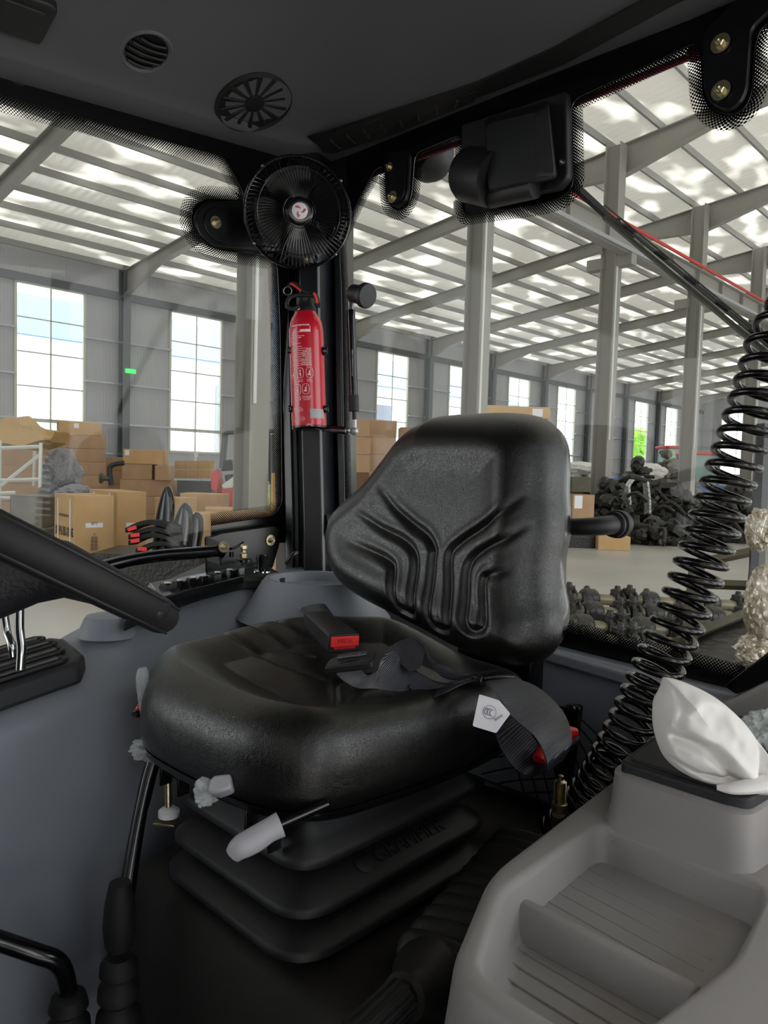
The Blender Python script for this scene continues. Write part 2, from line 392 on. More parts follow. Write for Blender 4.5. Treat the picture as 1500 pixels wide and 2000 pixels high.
# purlins along X
bm = B(); box(bm, (0, 0, 0), (77, .07, .2)); p0 = st(mk('purlin', bm, 'purlin', keep=True)); p0.location = (34, YW-.4, roofz(YW-.4)-.12)
y = YW-1.8
while y > -8.5:
    dup(p0, (34, y, roofz(y)-.12)); y -= 1.4
# girts and header beam on the far wall
for nm, z, t, m in [('header_beam', 6.36, .28, 'frame_dark')]+[('wall_rail', z_, .07, 'aluminium') for z_ in (4.6, 3.0, 1.45, .3)]:
    for a, c in ([(-6, XE)] if nm == 'header_beam' else list(zip(xs[0::2], xs[1::2]))):
        bm = B(); box(bm, ((a+c)/2, YW-.09, z), (c-a, .12, t)); st(mk(nm, bm, m))
for z in (4.6, 3.0, 1.45, .3):
    for a, c in list(zip(ys[0::2], ys[1::2])):
        bm = B(); box(bm, (XE-.09, (a+c)/2, z), (.12, c-a, .07)); st(mk('wall_rail', bm, 'aluminium'))
def hcol(bm, x, y, z0, z1, w, d, t=.02):
    box(bm, (x, y-d/2, (z0+z1)/2), (w, t, z1-z0)); box(bm, (x, y+d/2, (z0+z1)/2), (w, t, z1-z0)); box(bm, (x, y, (z0+z1)/2), (t, d, z1-z0))
FX = [1.6+6*i for i in range(12)]
bm = B(); hcol(bm, 0, 0, 0, EAVE-ZF, .3, .35); wc = st(mk('wall_column', bm, 'frame_dark', keep=True)); wc.location = (FX[0], YW-.3, ZF)
for x in FX[1:]: dup(wc, (x, YW-.3, ZF))
# rafters: haunch at the wall and at the interior column
def rafter(x):
    bm = B(); Y0 = YW-.2; prof = []
    segs = [(Y0, .95), (Y0-2.6, .42), (YC+2.6, .42), (YC, .85), (YC-2.6, .42), (-8.9, .42)]
    top = [(x, y, roofz(y)-.22) for y, d in segs]; bot = [(x, y, roofz(y)-.22-d) for y, d in segs]
    poly = top+bot[::-1]
    prism(bm, [Vector(p)-Vector((.012, 0, 0)) for p in poly], (.024, 0, 0))
    for S in (top, bot):
        for a, c in zip(S, S[1:]):
            a = Vector(a); c = Vector(c); mid = (a+c)/2; L = (c-a).length; ang = math.atan2(c.z-a.z, c.y-a.y)
            box(bm, mid, (.24, L, .025), Matrix.Rotation(ang, 3, 'X'))
    return bm
r0 = st(mk('rafter', rafter(0), 'frame_steel', smooth=False, keep=True)); r0.location = (FX[0], 0, 0)
for x in FX[1:]: dup(r0, (x, 0, 0))
# interior column row, crane beam, red conductor rail
CX = [1.25+6*i for i in range(12)]
bm = B(); hcol(bm, 0, 0, 0, ZR-ZF-.3, .38, .42, .025); box(bm, (0, .42, 7.6), (.3, .5, .3)); box(bm, (0, -.42, 7.6), (.3, .5, .3))
ic = st(mk('interior_column', bm, 'frame_steel', keep=True)); ic.location = (CX[0], YC, ZF)
for x in CX[1:]: dup(ic, (x, YC, ZF))
bm = B()
for yy in (YC-.45,):
    box(bm, (33, yy, 6.35), (76, .03, .6)); box(bm, (33, yy, 6.65), (76, .3, .03)); box(bm, (33, yy, 6.05), (76, .3, .03))
    for i in range(38): box(bm, (-4+2*i, yy, 6.35), (.02, .26, .58))
st(mk('crane_beam', bm, 'frame_steel', smooth=False))
bm = B(); box(bm, (33, YC-.66, 6.72), (76, .05, .08)); st(mk('conductor_rail', bm, 'red_rail'))
bm = B(); box(bm, (33, YC-.66, 6.1), (76, .1, .1)); st(mk('cable_duct', bm, 'aluminium'))
# white drop pipes on the interior columns
for i in range(1, 7):
    bm = B(); cyl(bm, (CX[i]-.12, YC-.24, 1.0), (CX[i]-.12, YC-.24, 6.0), .03, n=8); st(mk('conduit', bm, 'rack_white'))
# green exit light on wall column
p = PY(255, 725, YW-.52); t = tag(st(mk('exit_light', (lambda b: (box(b, p, (.4, .08, .16)), b)[1])(B()), 'exit_green')), 'small green emergency light on the wall column between first two windows', 'light')
t['kind'] = 'object'; del t['kind']
# outside
bm = B(); box(bm, (28, 48, 2.95), (92, .3, 9.3)); 
n_ = thing('neighbouring_building', 'white sheet-metal building with blue roof seen outside through the tall windows', 'building', (28, 48, ZF))
mk('building_wall', bm, 'white_wall', n_, smooth=False)
bm = B(); prism(bm, [(-18, 47.5, 7.6), (-18, 62, 13.1), (-18, 62, 7.6)], (92, 0, 0)); mk('building_roof', bm, 'blue_roof', n_, smooth=False)
for i, (x0, x1) in enumerate([(5, 11.5), (21, 27), (31, 33), (45, 50), (60, 66)]):
    bm = B(); box(bm, ((x0+x1)/2, 47.75, 2.9), (x1-x0, .2, 6)); mk('building_door', bm, 'blue_grey_plastic' if i % 2 else 'aluminium', n_, smooth=False)
for i, (px, yy, s, l) in enumerate([(84, 44, 4.5, 'bright green tree outside, left of the far interior column'), (97, 46, 4.8, 'bright green tree outside the third last window'), (112, 47, 5., 'bright green tree outside the last far-wall window'),
                                    (96, 24, 4.6, 'green tree outside the left window of the end wall'), (98, 12, 4.6, 'green tree outside the end wall behind the coiled cable')]):
    t = thing('tree', l, 'tree', (px, yy, ZF)); bm = B()
    for q in range(5): blob(bm, (px+random.uniform(-2, 2), yy+random.uniform(-1, 1), 1+random.uniform(-1.5, 3)), (s*.6, s*.5, s*.6), i*5+q, .35, 3, 3)
    mk('foliage', bm, 'leaf', t); bm = B(); cyl(bm, (px, yy, ZF), (px, yy, 1), .25); mk('trunk', bm, 'carton_dark', t)
# ================================================================ CAB SHELL
XR = 1.23; YL = 1.45
def zt(x): return .665+.097*(x-.49)
# ---- headliner (one continuous shell): outer strip, cove, central panel, top skin
def hl(X0, X1, Y0, Y1, z, r):
    pts = rounded([(X0, Y0, 0), (X1, Y0, 0), (X1, Y1, 0), (X0, Y1, 0)], r, 8)
    return [(p.x, p.y, zt(p.x)+z) for p in pts]
bm = B()
loops = [hl(-.85, XR+.05, -.06, YL+.05, .30, .1), hl(-.9, XR+.06, -.1, YL+.06, .10, .12), hl(-.9, XR+.05, -.1, YL+.05, .012, .12),
         hl(-.8, XR-.085, 0, YL-.085, .008, .12), hl(-.795, XR-.09, .005, YL-.09, .012, .12), hl(-.785, XR-.1, .01, YL-.1, .022, .12), hl(-.77, XR-.125, .03, YL-.125, .031, .13), hl(-.74, XR-.20, .08, YL-.20, .060, .15), hl(-.70, XR-.30, .15, YL-.30, .100, .16),
         hl(-.66, XR-.40, .22, YL-.40, .135, .16), hl(-.62, XR-.47, .28, YL-.47, .150, .14), hl(-.58, XR-.55, .34, YL-.55, .156, .12), hl(-.4, XR-.75, .5, YL-.65, .156, .05)]
loft(bm, loops)
from mathutils.bvhtree import BVHTree
bm.normal_update(); CEIL = BVHTree.FromBMesh(bm)
st(mk('ceiling', bm, 'headliner', ang=60))
# ---- side glass (operator's right, seen on the left of the photo)
def poly_glass(name, pts, off, n):
    bm = B(); prism(bm, pts, off); o = mk(name, bm, 'clear_glass', smooth=False); st(o); return o
gl = poly_glass('window_1', [(-.9, YL, .67), (XR-.02, YL, .78), (XR-.02, YL, -.3), (.95, YL, -.42), (-.9, YL, -.7)], (0, .005, 0), 1)
gr = poly_glass('window_2', [(XR, -.1, .74), (XR, YL-.02, .78), (XR, YL-.02, -.42), (XR, -.1, -.42)], (.005, 0, 0), 2)
def frit(name, pxs, PF, c, nrm, width, parent, rad=.03, closed=False):
    """dot band following an edge; pts given as pixels, width towards the glass centre"""
    P = [PF(x, y, c) for x, y in pxs]; P = rpath(P, rad, 6); N = len(P); bm = B(); uvl = bm.loops.layers.uv.new('UVMap')
    nrm = Vector(nrm); s = 0; rows = []
    for i in range(N):
        t = (P[min(i+1, N-1)]-P[max(i-1, 0)]).normalized(); ins = nrm.cross(t).normalized()
        if i: s += (P[i]-P[i-1]).length
        rows.append((s, [bm.verts.new(P[i]+ins*w) for w in (-.001, width)]))
    for (s0, a), (s1, b_) in zip(rows, rows[1:]):
        f = bm.faces.new((a[0], b_[0], b_[1], a[1]))
        for lp, uv in zip(f.loops, ((s0, 0), (s1, 0), (s1, width), (s0, width))): lp[uvl].uv = uv
    me = bpy.data.meshes.new(name); bm.to_mesh(me); bm.free(); me.materials.append(MATS['frit_dots'])
    o = bpy.data.objects.new(name, me); COL.objects.link(o); adopt(o, parent); return o
in1 = [PJ((-.5, YL, zt(-.5)-.004)), (0, 188), (425, 303), (442, 316), (482, 392), (400, 388), (376, 405), (371, 435), (384, 466), (420, 487), (480, 494), (540, 506), (546, 640), (550, 985), (533, 1008), (412, 1026)]
def enamel(name, inner, outer, PF, c, off, parent, rad=.03):
    a = rpath([PF(x, y, c) for x, y in inner], rad, 6); b_ = [PF(x, y, c) for x, y in outer]
    bm = B(); prism(bm, a+b_, off); return mk(name, bm, 'enamel', parent, smooth=False)
enamel('glass_border', in1, [(410, 1060), (600, 1060), (590, 300), (440, 230), PJ((-.5, YL, zt(-.5)+.08))], PY, YL-.002, (0, -.003, 0), gl)
frit('dot_band', in1, PY, YL-.006, (0, 1, 0), .028, gl)
# ---- rear glass border
in2 = [PJ((XR, -.06, -.345)), (1400, 1312), (1104, 1233), (900, 1180), (700, 1120), (676, 1080), (668, 560), (664, 470), (705, 385), (735, 330), (752, 325), (757, 392), (766, 406), (782, 412), (797, 403), (806, 380), (812, 300), (905, 262),
       (905, 420), (1060, 398), (1105, 384), (1121, 362), (1117, 198), (1360, 84), (1369, 110), (1374, 190), (1390, 218), (1424, 229), (1455, 216), (1470, 185), (1476, 90), (1490, 50), PJ((XR, -.06, zt(XR)-.03))]
enamel('glass_border', in2, [PJ((XR, -.06, zt(XR)+.03)), (1350, 40), (900, 215), (740, 270), (640, 290), (640, 1140), (700, 1180), (900, 1240), (1104, 1285), (1400, 1372), PJ((XR, -.06, -.39))], PX, XR-.002, (-.003, 0, 0), gr, .02)
frit('dot_band', in2, PX, XR-.006, (1, 0, 0), .022, gr, .02)
# ---- corner pillar
def pil(y, prof): return [PD(x, y, d) for x, d in prof]
pt = [(546, 1.86), (549, 1.80), (563, 1.79), (566, 1.81), (575, 1.81), (581, 1.77), (584, 1.74), (618, 1.73), (624, 1.735), (650, 1.81), (653, 1.79), (664, 1.79), (668, 1.86), (690, 2.0), (530, 2.0)]
def sh(p, k, dx): return [(604+(x-604)*k+dx, d) for x, d in p]
bm = B(); loft(bm, [pil(280, sh(pt, 1.1, -3)), pil(480, pt), pil(800, sh(pt, 1, 4)), pil(1010, sh(pt, 1, 9)), pil(1180, sh(pt, 1.05, 12))])
st(mk('corner_pillar', bm, 'pillar_paint', smooth=False, bevel=.002))
# gusset plates at the head of the pillar
for nm, pts in (('gusset_plate', [(440, 308), (474, 288), (590, 315), (590, 470), (545, 520), (500, 420)]), ('gusset_plate', [(640, 320), (700, 292), (728, 296), (742, 305), (700, 385), (664, 470), (640, 470)])):
    bm = B(); prism(bm, [PD(x, y, 1.77) for x, y in pts], FW*.03); st(mk(nm, bm, 'black_paint', bevel=.004))
bm = B(); tube(bm, [PD(475, 292, 1.755), PD(508, 343, 1.745)], .0035); st(mk('gusset_edge', bm, 'steel'))
# ---- cab wall panels below the glass, floor
bm = B(); prism(bm, [(XR-.04, YL-.04, -.30), (XR-.04, .05, -.345), (XR-.04, .05, -1.25), (XR-.04, YL-.04, -1.25)], (.1, 0, 0)); st(mk('rear_panel', bm, 'blue_grey_plastic', bevel=.01))
bm = B(); prism(bm, [PX(x, y, XR-.005) for x, y in [(1090, 1262), (1400, 1347), (1560, 1412), (1560, 1440), (1400, 1375), (1090, 1285)]], (-.05, 0, 0)); st(mk('rear_sill', bm, 'blue_grey_plastic', bevel=.006))
bm = B(); box(bm, (.4, .7, -1.16), (1.8, 1.6, .06)); st(mk('cab_floor', bm, 'rubber'))
bm = B(); box(bm, (-.1, YL+.04, -1.0), (2.6, .06, .56)); st(mk('side_panel', bm, 'black_paint'))
# chassis under the cab
bm = B(); box(bm, (.2, .7, -1.42), (2.0, .7, .48)); box(bm, (1.1, .7, -1.3), (.5, 1.1, .2))
for x, y in ((.9, 1.5), (.9, -.1)): lathe(bm, (x, y-.15, -1.16), (0, 1, 0), [(.3, 0), (.54, .02), (.54, .28), (.3, .3)], 40)
st(mk('chassis', bm, 'black_paint', smooth=False))
# ---- fender / right console body (big moulded grey surface)
St = [(-.3, [-.62, -.50, -.47, -.47, -.49, -.52, -.60]), (.1, [-.62, -.50, -.46, -.46, -.47, -.50, -.58]), (.3, [-.60, -.44, -.41, -.40, -.40, -.405, -.49]), (.42, [-.58, -.40, -.375, -.372, -.374, -.383, -.47]),
      (.50, [-.55, -.365, -.355, -.352, -.354, -.366, -.45]), (.56, [-.50, -.34, -.335, -.335, -.345, -.37, -.44]), (.64, [-.45, -.305, -.30, -.30, -.32, -.365, -.44]), (.76, [-.42, -.272, -.268, -.272, -.305, -.362, -.44]),
      (.95, [-.40, -.255, -.25, -.258, -.30, -.355, -.44]), (1.10, [-.38, -.245, -.24, -.25, -.295, -.35, -.44]), (1.21, [-.38, -.24, -.235, -.245, -.29, -.345, -.44])]
YY = [YL-.015, YL-.03, 1.36, 1.29, 1.235, 1.175, 1.150]
rows = []
for x, zz in St:
    inner = 1.125+max(0, .35-x)*.02
    r = [(x, y, z) for y, z in zip(YY, zz[:6]+[zz[5]-.016])]+[(x, 1.142, zz[5]-.05), (x, 1.13, -.58), (x, 1.12, -.80), (x, 1.12, -1.14)]
    rows.append(r)
bm = B(); surf(bm, rows); fo = st(mk('fender_cover', bm, 'blue_grey_plastic', sub=3, ang=180))
# small moulded cup behind the console (beside the pillar)
bm = B(); lathe(bm, PZ(615, 1128, -.228), (0, 0, 1), [(.16, -.08), (.13, -.045), (.11, -.01), (.102, 0), (.092, -.001), (.086, -.02), (.06, -.03), (.001, -.03)], 48); st(mk('cup_moulding', bm, 'blue_grey_plastic'))
bm = B(); c_ = PY(213, 1208, 1.30); lathe(bm, c_-Vector((0, 0, .03)), (0, 0, 1), [(.056, 0), (.044, .030), (.040, .036), (.03, .037)], 40); st(mk('round_boss', bm, 'blue_grey_plastic'))

# ---- front dash, front frame and lower door sill of the cab (outside the picture, they shade the interior)
bm = B(); prism(bm, [(-.75, YL, -1.14), (-.75, YL, -.25), (-.55, YL, -.22), (-.35, YL, -.34), (-.45, YL, -1.14)], (0, -YL-.05, 0)); st(mk('dashboard', bm, 'dark_plastic', bevel=.02))
for y in (YL, -.06): bm = B(); tube(bm, [(-.85, y, -.3), (-.85, y, .68)], .035, 12); st(mk('front_pillar', bm, 'black_gloss'))
bm = B(); box(bm, (.82, -.06, -.8), (.85, .06, .7)); st(mk('door_side_panel', bm, 'grey_plastic', bevel=.01))
bm = B(); tube(bm, [(XR-.02, -.06, -.45), (XR-.02, -.06, .72)], .035, 12); st(mk('rear_pillar', bm, 'black_gloss'))
# ================================================================ OPERATOR SEAT
def resample(pts, n):
    P = [Vector(p) for p in pts]; P.append(P[0]); L = [0]
    for a, c in zip(P, P[1:]): L.append(L[-1]+(c-a).length)
    out = []; j = 0
    for i in range(n):
        s = L[-1]*i/n
        while L[j+1] < s: j += 1
        out.append(P[j].lerp(P[j+1], (s-L[j])/max(L[j+1]-L[j], 1e-9)))
    return out
def segd(Q, A, C):
    """distance of points Q (n,2) to a polyline, numpy"""
    best = np.full(len(Q), 1e9); tt = np.zeros(len(Q)); tot = len(A)
    for i, (a, c) in enumerate(zip(A, C)):
        a = np.array(a); c = np.array(c); d = c-a; q = np.clip(((Q-a)@d)/max(d@d, 1e-12), 0, 1)
        dd = np.linalg.norm(Q-(a+q[:, None]*d), axis=1); m = dd < best; best[m] = dd[m]; tt[m] = (i+q[m])/tot
    return best, tt
def cushion(outline, cen, rings, heightfn, nseg, to3d, back):
    """star-shaped pillow: rings from the rim to the centre; heightfn(Q, dist) -> height"""
    out = np.array([(p.x, p.y) for p in resample(outline, nseg)]); cen = np.array(cen)
    poly = list(map(tuple, out)); bm = B(); loops = []
    for z in back: loops.append([to3d(cen+(q-cen)*z[0], z[1]) for q in out])
    S = [1-(i/rings)**1.6*.985 for i in range(rings+1)]
    Q = np.concatenate([cen+(out-cen)*s for s in S]); D, _ = segd(Q, poly, poly[1:]+poly[:1]); H = heightfn(Q, D)
    k = 0
    for s in S:
        loops.append([to3d(Q[k+i], H[k+i]) for i in range(nseg)]); k += nseg
    loft(bm, loops); return bm
def arc(d, R, T, p=2.2):
    u = np.clip((R-d)/R, 0, 1); return T*(1-u**p)**(1/p)
seat = thing('operator_seat', 'black vinyl suspension seat standing in the middle of the cab', 'seat', (.78, .8, -.72))
# --- backrest: plane tilted back
def bx(z): return .985+.22*(z+.27)
def bP(px, py, off=0):   # intersect the view ray with the tilted backrest plane x = bx(z)+off
    r = ray(px, py); t = (.985+.22*.27+off)/(r.x-.22*r.z); return r*t
backpx = [(822, 818), (850, 810), (930, 806), (995, 806), (1045, 812), (1078, 828), (1095, 855), (1100, 900), (1099, 960), (1102, 1010), (1100, 1050), (1091, 1100), (1090, 1160), (1097, 1205), (1094, 1245), (1078, 1276), (1045, 1294), (990, 1294)]
backpx_l = [(900, 1268), (830, 1240), (760, 1207), (700, 1178), (655, 1145), (634, 1100), (630, 1050), (642, 1000), (668, 968), (706, 934), (738, 893), (768, 852), (795, 830)]
offs = [-.045, -.035, -.018, -.005]+[0]*12+[0, -.008]
ol = [bP(x, y, o_) for (x, y), o_ in zip(backpx, offs)]+[bP(x, y, o_) for (x, y), o_ in zip(backpx_l, [-.02, -.035, -.045, -.052]+[-.055]*8+[-.05])]
ol2 = [Vector((p.y, p.z)) for p in ol]
ol2 = [Vector((p.x, p.y, 0)) for p in catmull([Vector((q.x, q.y, 0)) for q in ol2]+[Vector((ol2[0].x, ol2[0].y, 0))], 6)[:-1]]
def z7(l): return [bP(580+.4533*x, 780+.4533*y, -.095) for x, y in l]
GR = [z7(g) for g in ([(335, 360), (392, 460), (470, 540), (530, 590), (560, 650), (556, 700), (543, 900), (541, 960), (562, 993), (610, 998), (632, 965), (630, 800), (628, 700), (642, 655), (700, 605), (800, 540), (880, 475), (948, 402)],
      [(240, 478), (330, 550), (420, 602), (466, 645), (482, 700), (477, 800), (474, 895), (455, 932), (425, 920), (395, 885), (390, 740), (370, 700), (300, 658), (195, 608)],
      [(960, 535), (880, 602), (780, 655), (728, 700), (709, 760), (706, 900), (708, 965), (730, 998), (765, 1000), (793, 965), (790, 800), (815, 762), (905, 737)])]
GR = [[(p.y, p.z) for p in catmull(g, 5)] for g in GR]
def bh(Q, D):
    h = arc(D, .075, .085); h = h+.008*np.exp(-((D-.055)/.032)**2)   # bolster bulge
    h = h-.006*np.exp(-((Q[:, 0]-.80)/.1)**2)
    for g in GR:
        d, t = segd(Q, g[:-1], g[1:]); fade = np.clip(t/.12, 0, 1)*np.clip((1-t)/.12, 0, 1)
        h = h-.0085*np.exp(-(d/.0062)**2)*fade+.0012*np.exp(-((d-.014)/.006)**2)*fade
    return h
def b3(q, h): return Vector((bx(q[1])-h, q[0], q[1]))
cY = sum(p.x for p in ol2)/len(ol2); cZ = sum(p.y for p in ol2)/len(ol2)
bm = cushion(ol2, (cY, cZ), 130, bh, 480, b3, [(.5, -.014), (.95, -.014), (.985, -.010), (1.0, -.004)])
bk = mk('backrest', bm, 'vinyl', seat, ang=80)
bm = cushion(ol2, (cY, cZ), 6, lambda Q, D: np.full(len(Q), -.012), 160, lambda q, h: b3(np.array((cY, cZ))+(q-np.array((cY, cZ)))*.975, h), [(.8, -.05), (.96, -.045), (.99, -.03)])
mk('backrest_shell', bm, 'black_gloss', seat, ang=50)
bm = B(); box(bm, (1.07, .74, -.34), (.04, .16, .22)); mk('backrest_bracket', bm, 'black_gloss', seat, bevel=.006)
# --- seat cushion
zc = -.33
cp = [PZ(272, 1325, -.355), PZ(275, 1370, -.37)]
coutl = [(.535, 1.015), (.505, .94), (.505, .81), (.518, .71), (.565, .638), (.67, .618), (.80, .612), (.92, .620), (1.02, .64), (1.05, .72), (1.05, .90), (1.02, .985), (.92, 1.015), (.80, 1.045), (.67, 1.055), (.585, 1.05)]
co = catmull([Vector((x, y, 0)) for x, y in coutl+[coutl[0]]], 8)[:-1]
GS = [[PZ(x, y, zc) for x, y in g] for g in ([(362, 1283), (430, 1300), (520, 1322), (600, 1338), (640, 1345)], [(450, 1272), (490, 1290), (560, 1308), (620, 1318)], [(512, 1262), (530, 1280), (570, 1292), (610, 1298)],
      [(840, 1352), (780, 1345), (720, 1350), (690, 1365), (680, 1390), (690, 1412)], [(800, 1330), (730, 1330), (660, 1345), (655, 1370), (650, 1400), (655, 1420)], [(720, 1370), (740, 1385), (760, 1400)])]
GS = [[(p.x, p.y) for p in catmull(g, 5)] for g in GS]
def shh(Q, D):
    h = arc(D, .055, .074, 2.4)
    h = h-.020*np.clip((D-.05)/.07, 0, 1)**1.2
    h = h+.008*np.exp(-((Q[:, 0]-.57)/.05)**2)*np.clip(D/.05, 0, 1)-.012*np.clip((Q[:, 0]-.8)/.2, 0, 1)
    sy_ = np.clip((Q[:, 1]-.74)/.26, 0, 1); sx_ = np.clip((Q[:, 0]-.50)/.42, 0, 1); h = h+.046*sy_*sy_*(3-2*sy_)*sx_*(2-sx_)*np.clip(D/.03, 0, 1)
    for g in GS:
        d, t = segd(Q, g[:-1], g[1:]); fade = np.clip(t/.15, 0, 1)*np.clip((1-t)/.15, 0, 1)
        h = h-.0042*np.exp(-(d/.0065)**2)*fade
    return h
def c3(q, h): return Vector((q[0], q[1], -.376+h-.012*(q[0]-.55)))
bm = cushion(co, (.77, .82), 90, shh, 420, c3, [(.5, -.035), (.96, -.035), (.99, -.03), (1.0, -.012)])
mk('seat_cushion', bm, 'vinyl', seat, ang=80)
bm = cushion(co, (.77, .82), 5, lambda Q, D: np.full(len(Q), -.034), 160, lambda q, h: c3(np.array((.77, .82))+(q-np.array((.77, .82)))*.985, h), [(.9, -.046), (.99, -.045), (1.0, -.042)])
mk('seat_pan', bm, 'black_gloss', seat, ang=50)
# --- slide rails under the pan
for y in (.72, .93):
    bm = B(); box(bm, (.73, y, -.438), (.36, .045, .025)); box(bm, (.548, y, -.440), (.006, .045, .03)); box(bm, (.545, y+.024, -.445), (.02, .004, .05)); box(bm, (.545, y-.024, -.445), (.02, .004, .05))
    mk('slide_rail', bm, 'black_gloss', seat, bevel=.002)
# --- suspension bellows (three lips)
def rr(x0, x1, y0, y1, z, r=.06): return [(p.x, p.y, z) for p in rounded([(x0, y0, 0), (x1, y0, 0), (x1, y1, 0), (x0, y1, 0)], r, 8)]
def off(d, z): return rr(.566-d, .90+d, .666-d, .925+d, z, .032+d)
bm = B(); loft(bm, [off(-.045, -.418), off(-.03, -.42), off(-.022, -.425), off(-.012, -.445), off(0, -.463), off(.014, -.474), off(.017, -.480), off(.017, -.486), off(.012, -.489), off(-.024, -.491), off(-.028, -.494), off(-.027, -.501),
                    off(-.020, -.503), off(.024, -.529), off(.028, -.534), off(.028, -.540), off(.022, -.543), off(-.018, -.545), off(-.024, -.548), off(-.023, -.555), off(-.016, -.557), off(.031, -.578), off(.035, -.583), off(.035, -.589), off(.028, -.592), off(-.01, -.594), off(0, -.60)])
mk('suspension_bellows', bm, 'bellows', seat, ang=50)
bm = B(); loft(bm, [off(.008, -.597), off(.008, -.610), off(-.008, -.612)]); mk('base_plate', bm, 'black_gloss', seat)
zz = lambda z: z
text('embossed_lettering', 'GRAMMER', .030, (.757, .666-.004, -.5165), (1, 0, 0), (0, 1.7, 1), 'bellows', seat, .0022)
bm = B(); lathe(bm, (.667, .666-.004, -.5165), (0, -1, 1.7), [(.014, -.003), (.014, .001), (.012, .002)], 24); mk('embossed_badge', bm, 'bellows', seat)
# --- grey adjusting levers on the front of the suspension
def lever(name, pxs, rs, flat, d):
    bm = B(); tube(bm, [PD(x, y, dd) for (x, y), dd in zip(pxs, d)], rs, 16, 5, sx=1, sy=flat, up=UP); return lab(mk(name, bm, 'light_grey', seat), 'light grey '+name.replace('_', ' '))
lever('ride_height_lever', [(455, 1670), (470, 1655), (497, 1640), (525, 1622), (548, 1610)], [.010, .0135, .0145, .0135, .0145], .75, (.83, .83, .835, .84, .845))
bm = B(); cyl(bm, PD(545, 1612, .845), PD(640, 1570, .87), .006); mk('lever_shaft', bm, 'black_gloss', seat)
bm = B()
bm2 = B(); tube(bm2, [PD(455, 1530, .90), PD(425, 1537, .90), PD(412, 1538, .905)], [.013, .0155, .008], 4, 2); mk('knob', bm2, 'light_grey', seat, bevel=.003)
tube(bm, [PD(412, 1538, .905), PD(390, 1532, .96)], .007, 12)
mk('knob_stem', bm, 'light_grey', seat)
bm = B(); blob(bm, PD(398, 1545, .905), (.012, .010, .016), 3, .5, 3, 3); blob(bm, PD(404, 1560, .905), (.014, .008, .008), 5, .5, 3, 3); mk('plastic_wrap', bm, 'film', seat)
# ================================================================ SEAT PLATFORM
bm = B()
tp = [PZ(298, 1650, -.585), PZ(600, 1895, -.585), PZ(705, 1975, -.585)]
X0 = .525
def pf(x0, y0, x1, y1, z, r): return [(p.x, p.y, z) for p in rounded([(x0, y0, 0), (x1, y0, 0), (x1, y1, 0), (x0, y1, 0)], r, 6)]
loft(bm, [pf(.555, .59, 1.19, 1.02, -.612, .06), pf(.54, .575, 1.19, 1.035, -.617, .06), pf(.528, .563, 1.19, 1.047, -.63, .06), pf(.51, .54, 1.19, 1.06, -.75, .06), pf(.49, .52, 1.19, 1.07, -1.13, .06)])
st(mk('seat_platform', bm, 'mat_black', ang=60))
# ================================================================ SEAT BELT
belt = thing('seat_belt', 'black lap belt with red-button buckle lying across the operator seat', 'seat belt', PD(760, 1290, 1.1))
def rib(A, th=.0016, name='webbing', k=10):
    bm = B(); ribbon(bm, [PD(*a) for a, c in A], [PD(*c) for a, c in A], th, k); return mk(name, bm, 'webbing', belt, ang=60)
rib([((583, 1197, 1.33), (600, 1215, 1.30)), ((595, 1185, 1.33), (615, 1212, 1.28)), ((632, 1180, 1.33), (650, 1205, 1.27)), ((642, 1195, 1.32), (655, 1215, 1.26))], name='anchor_strap')
# buckle body
a0 = PD(612, 1205, 1.24); a1 = PD(672, 1256, 1.10); ax = (a1-a0).normalized()
nrm = (Vector((0, 0, 1))-ax*ax.z).normalized(); sd = ax.cross(nrm).normalized()
if sd.dot(RT) < 0: sd = -sd
def fr(c, u, v, w, m3=None): return [c+u*a+v*b_ for a, b_ in w]
bm = B(); loops = []
for f, w, h in ((0, .017, .009), (.06, .020, .012), (.75, .024, .014), (1, .0245, .014)):
    c = a0.lerp(a1, f); loops.append([c+sd*(w*x)+nrm*(h*y) for x, y in ((-1, -.9), (-.9, -1), (.9, -1), (1, -.9), (1, .9), (.9, 1), (-.9, 1), (-1, .9))])
loft(bm, loops); bu = mk('buckle', bm, 'black_plastic', belt, bevel=.002)
fc = a1+ax*.001
bm = B(); prism(bm, rounded([fc-sd*.022-nrm*.004, fc+sd*.022-nrm*.004, fc+sd*.022+nrm*.0115, fc-sd*.022+nrm*.0115], .002, 3), ax*.004); rb = lab(mk('release_button', bm, 'red_plastic', bu, bevel=.001), 'red PRESS button')
bm = B(); prism(bm, [fc-sd*.016-nrm*.008, fc+sd*.016-nrm*.008, fc+sd*.018-nrm*.004, fc-sd*.018-nrm*.004], ax*.0015); mk('buckle_slot', bm, 'red_paint', bu)
text('press_lettering', 'PRESS', .009, fc+ax*.0046+nrm*.005, sd if sd.dot(RT) > 0 else -sd, nrm, 'red_paint', rb, .0004)
# tongue
tcn = PD(686, 1287, 1.035); tx = (PD(735, 1280, 1.025)-PD(640, 1298, 1.045)).normalized(); ty = (Vector((0, 0, 1)).cross(tx)).normalized(); tn = tx.cross(ty).normalized()
if tn.z < 0: tn = -tn
if ty.dot(UP) < 0: ty = -ty
tn = (tn+FW*-.2).normalized(); ty = (ty-tn*ty.dot(tn)).normalized(); tx = (tx-tn*tx.dot(tn)).normalized()
bm = B(); prism(bm, rounded([tcn-tx*.036-ty*.018, tcn+tx*.036-ty*.020, tcn+tx*.034+ty*.016, tcn+tx*.016+ty*.026, tcn-tx*.018+ty*.026, tcn-tx*.036+ty*.012], .006, 4), -tn*.011); tg = mk('belt_tongue', bm, 'black_plastic', belt, bevel=.0025, seg=3)
bm = B(); tube(bm, [tcn+tx*q+ty*.008+tn*.001 for q in (-.022, -.012, 0, .012, .022)], .0042, 10); mk('tongue_bar', bm, 'webbing', tg)
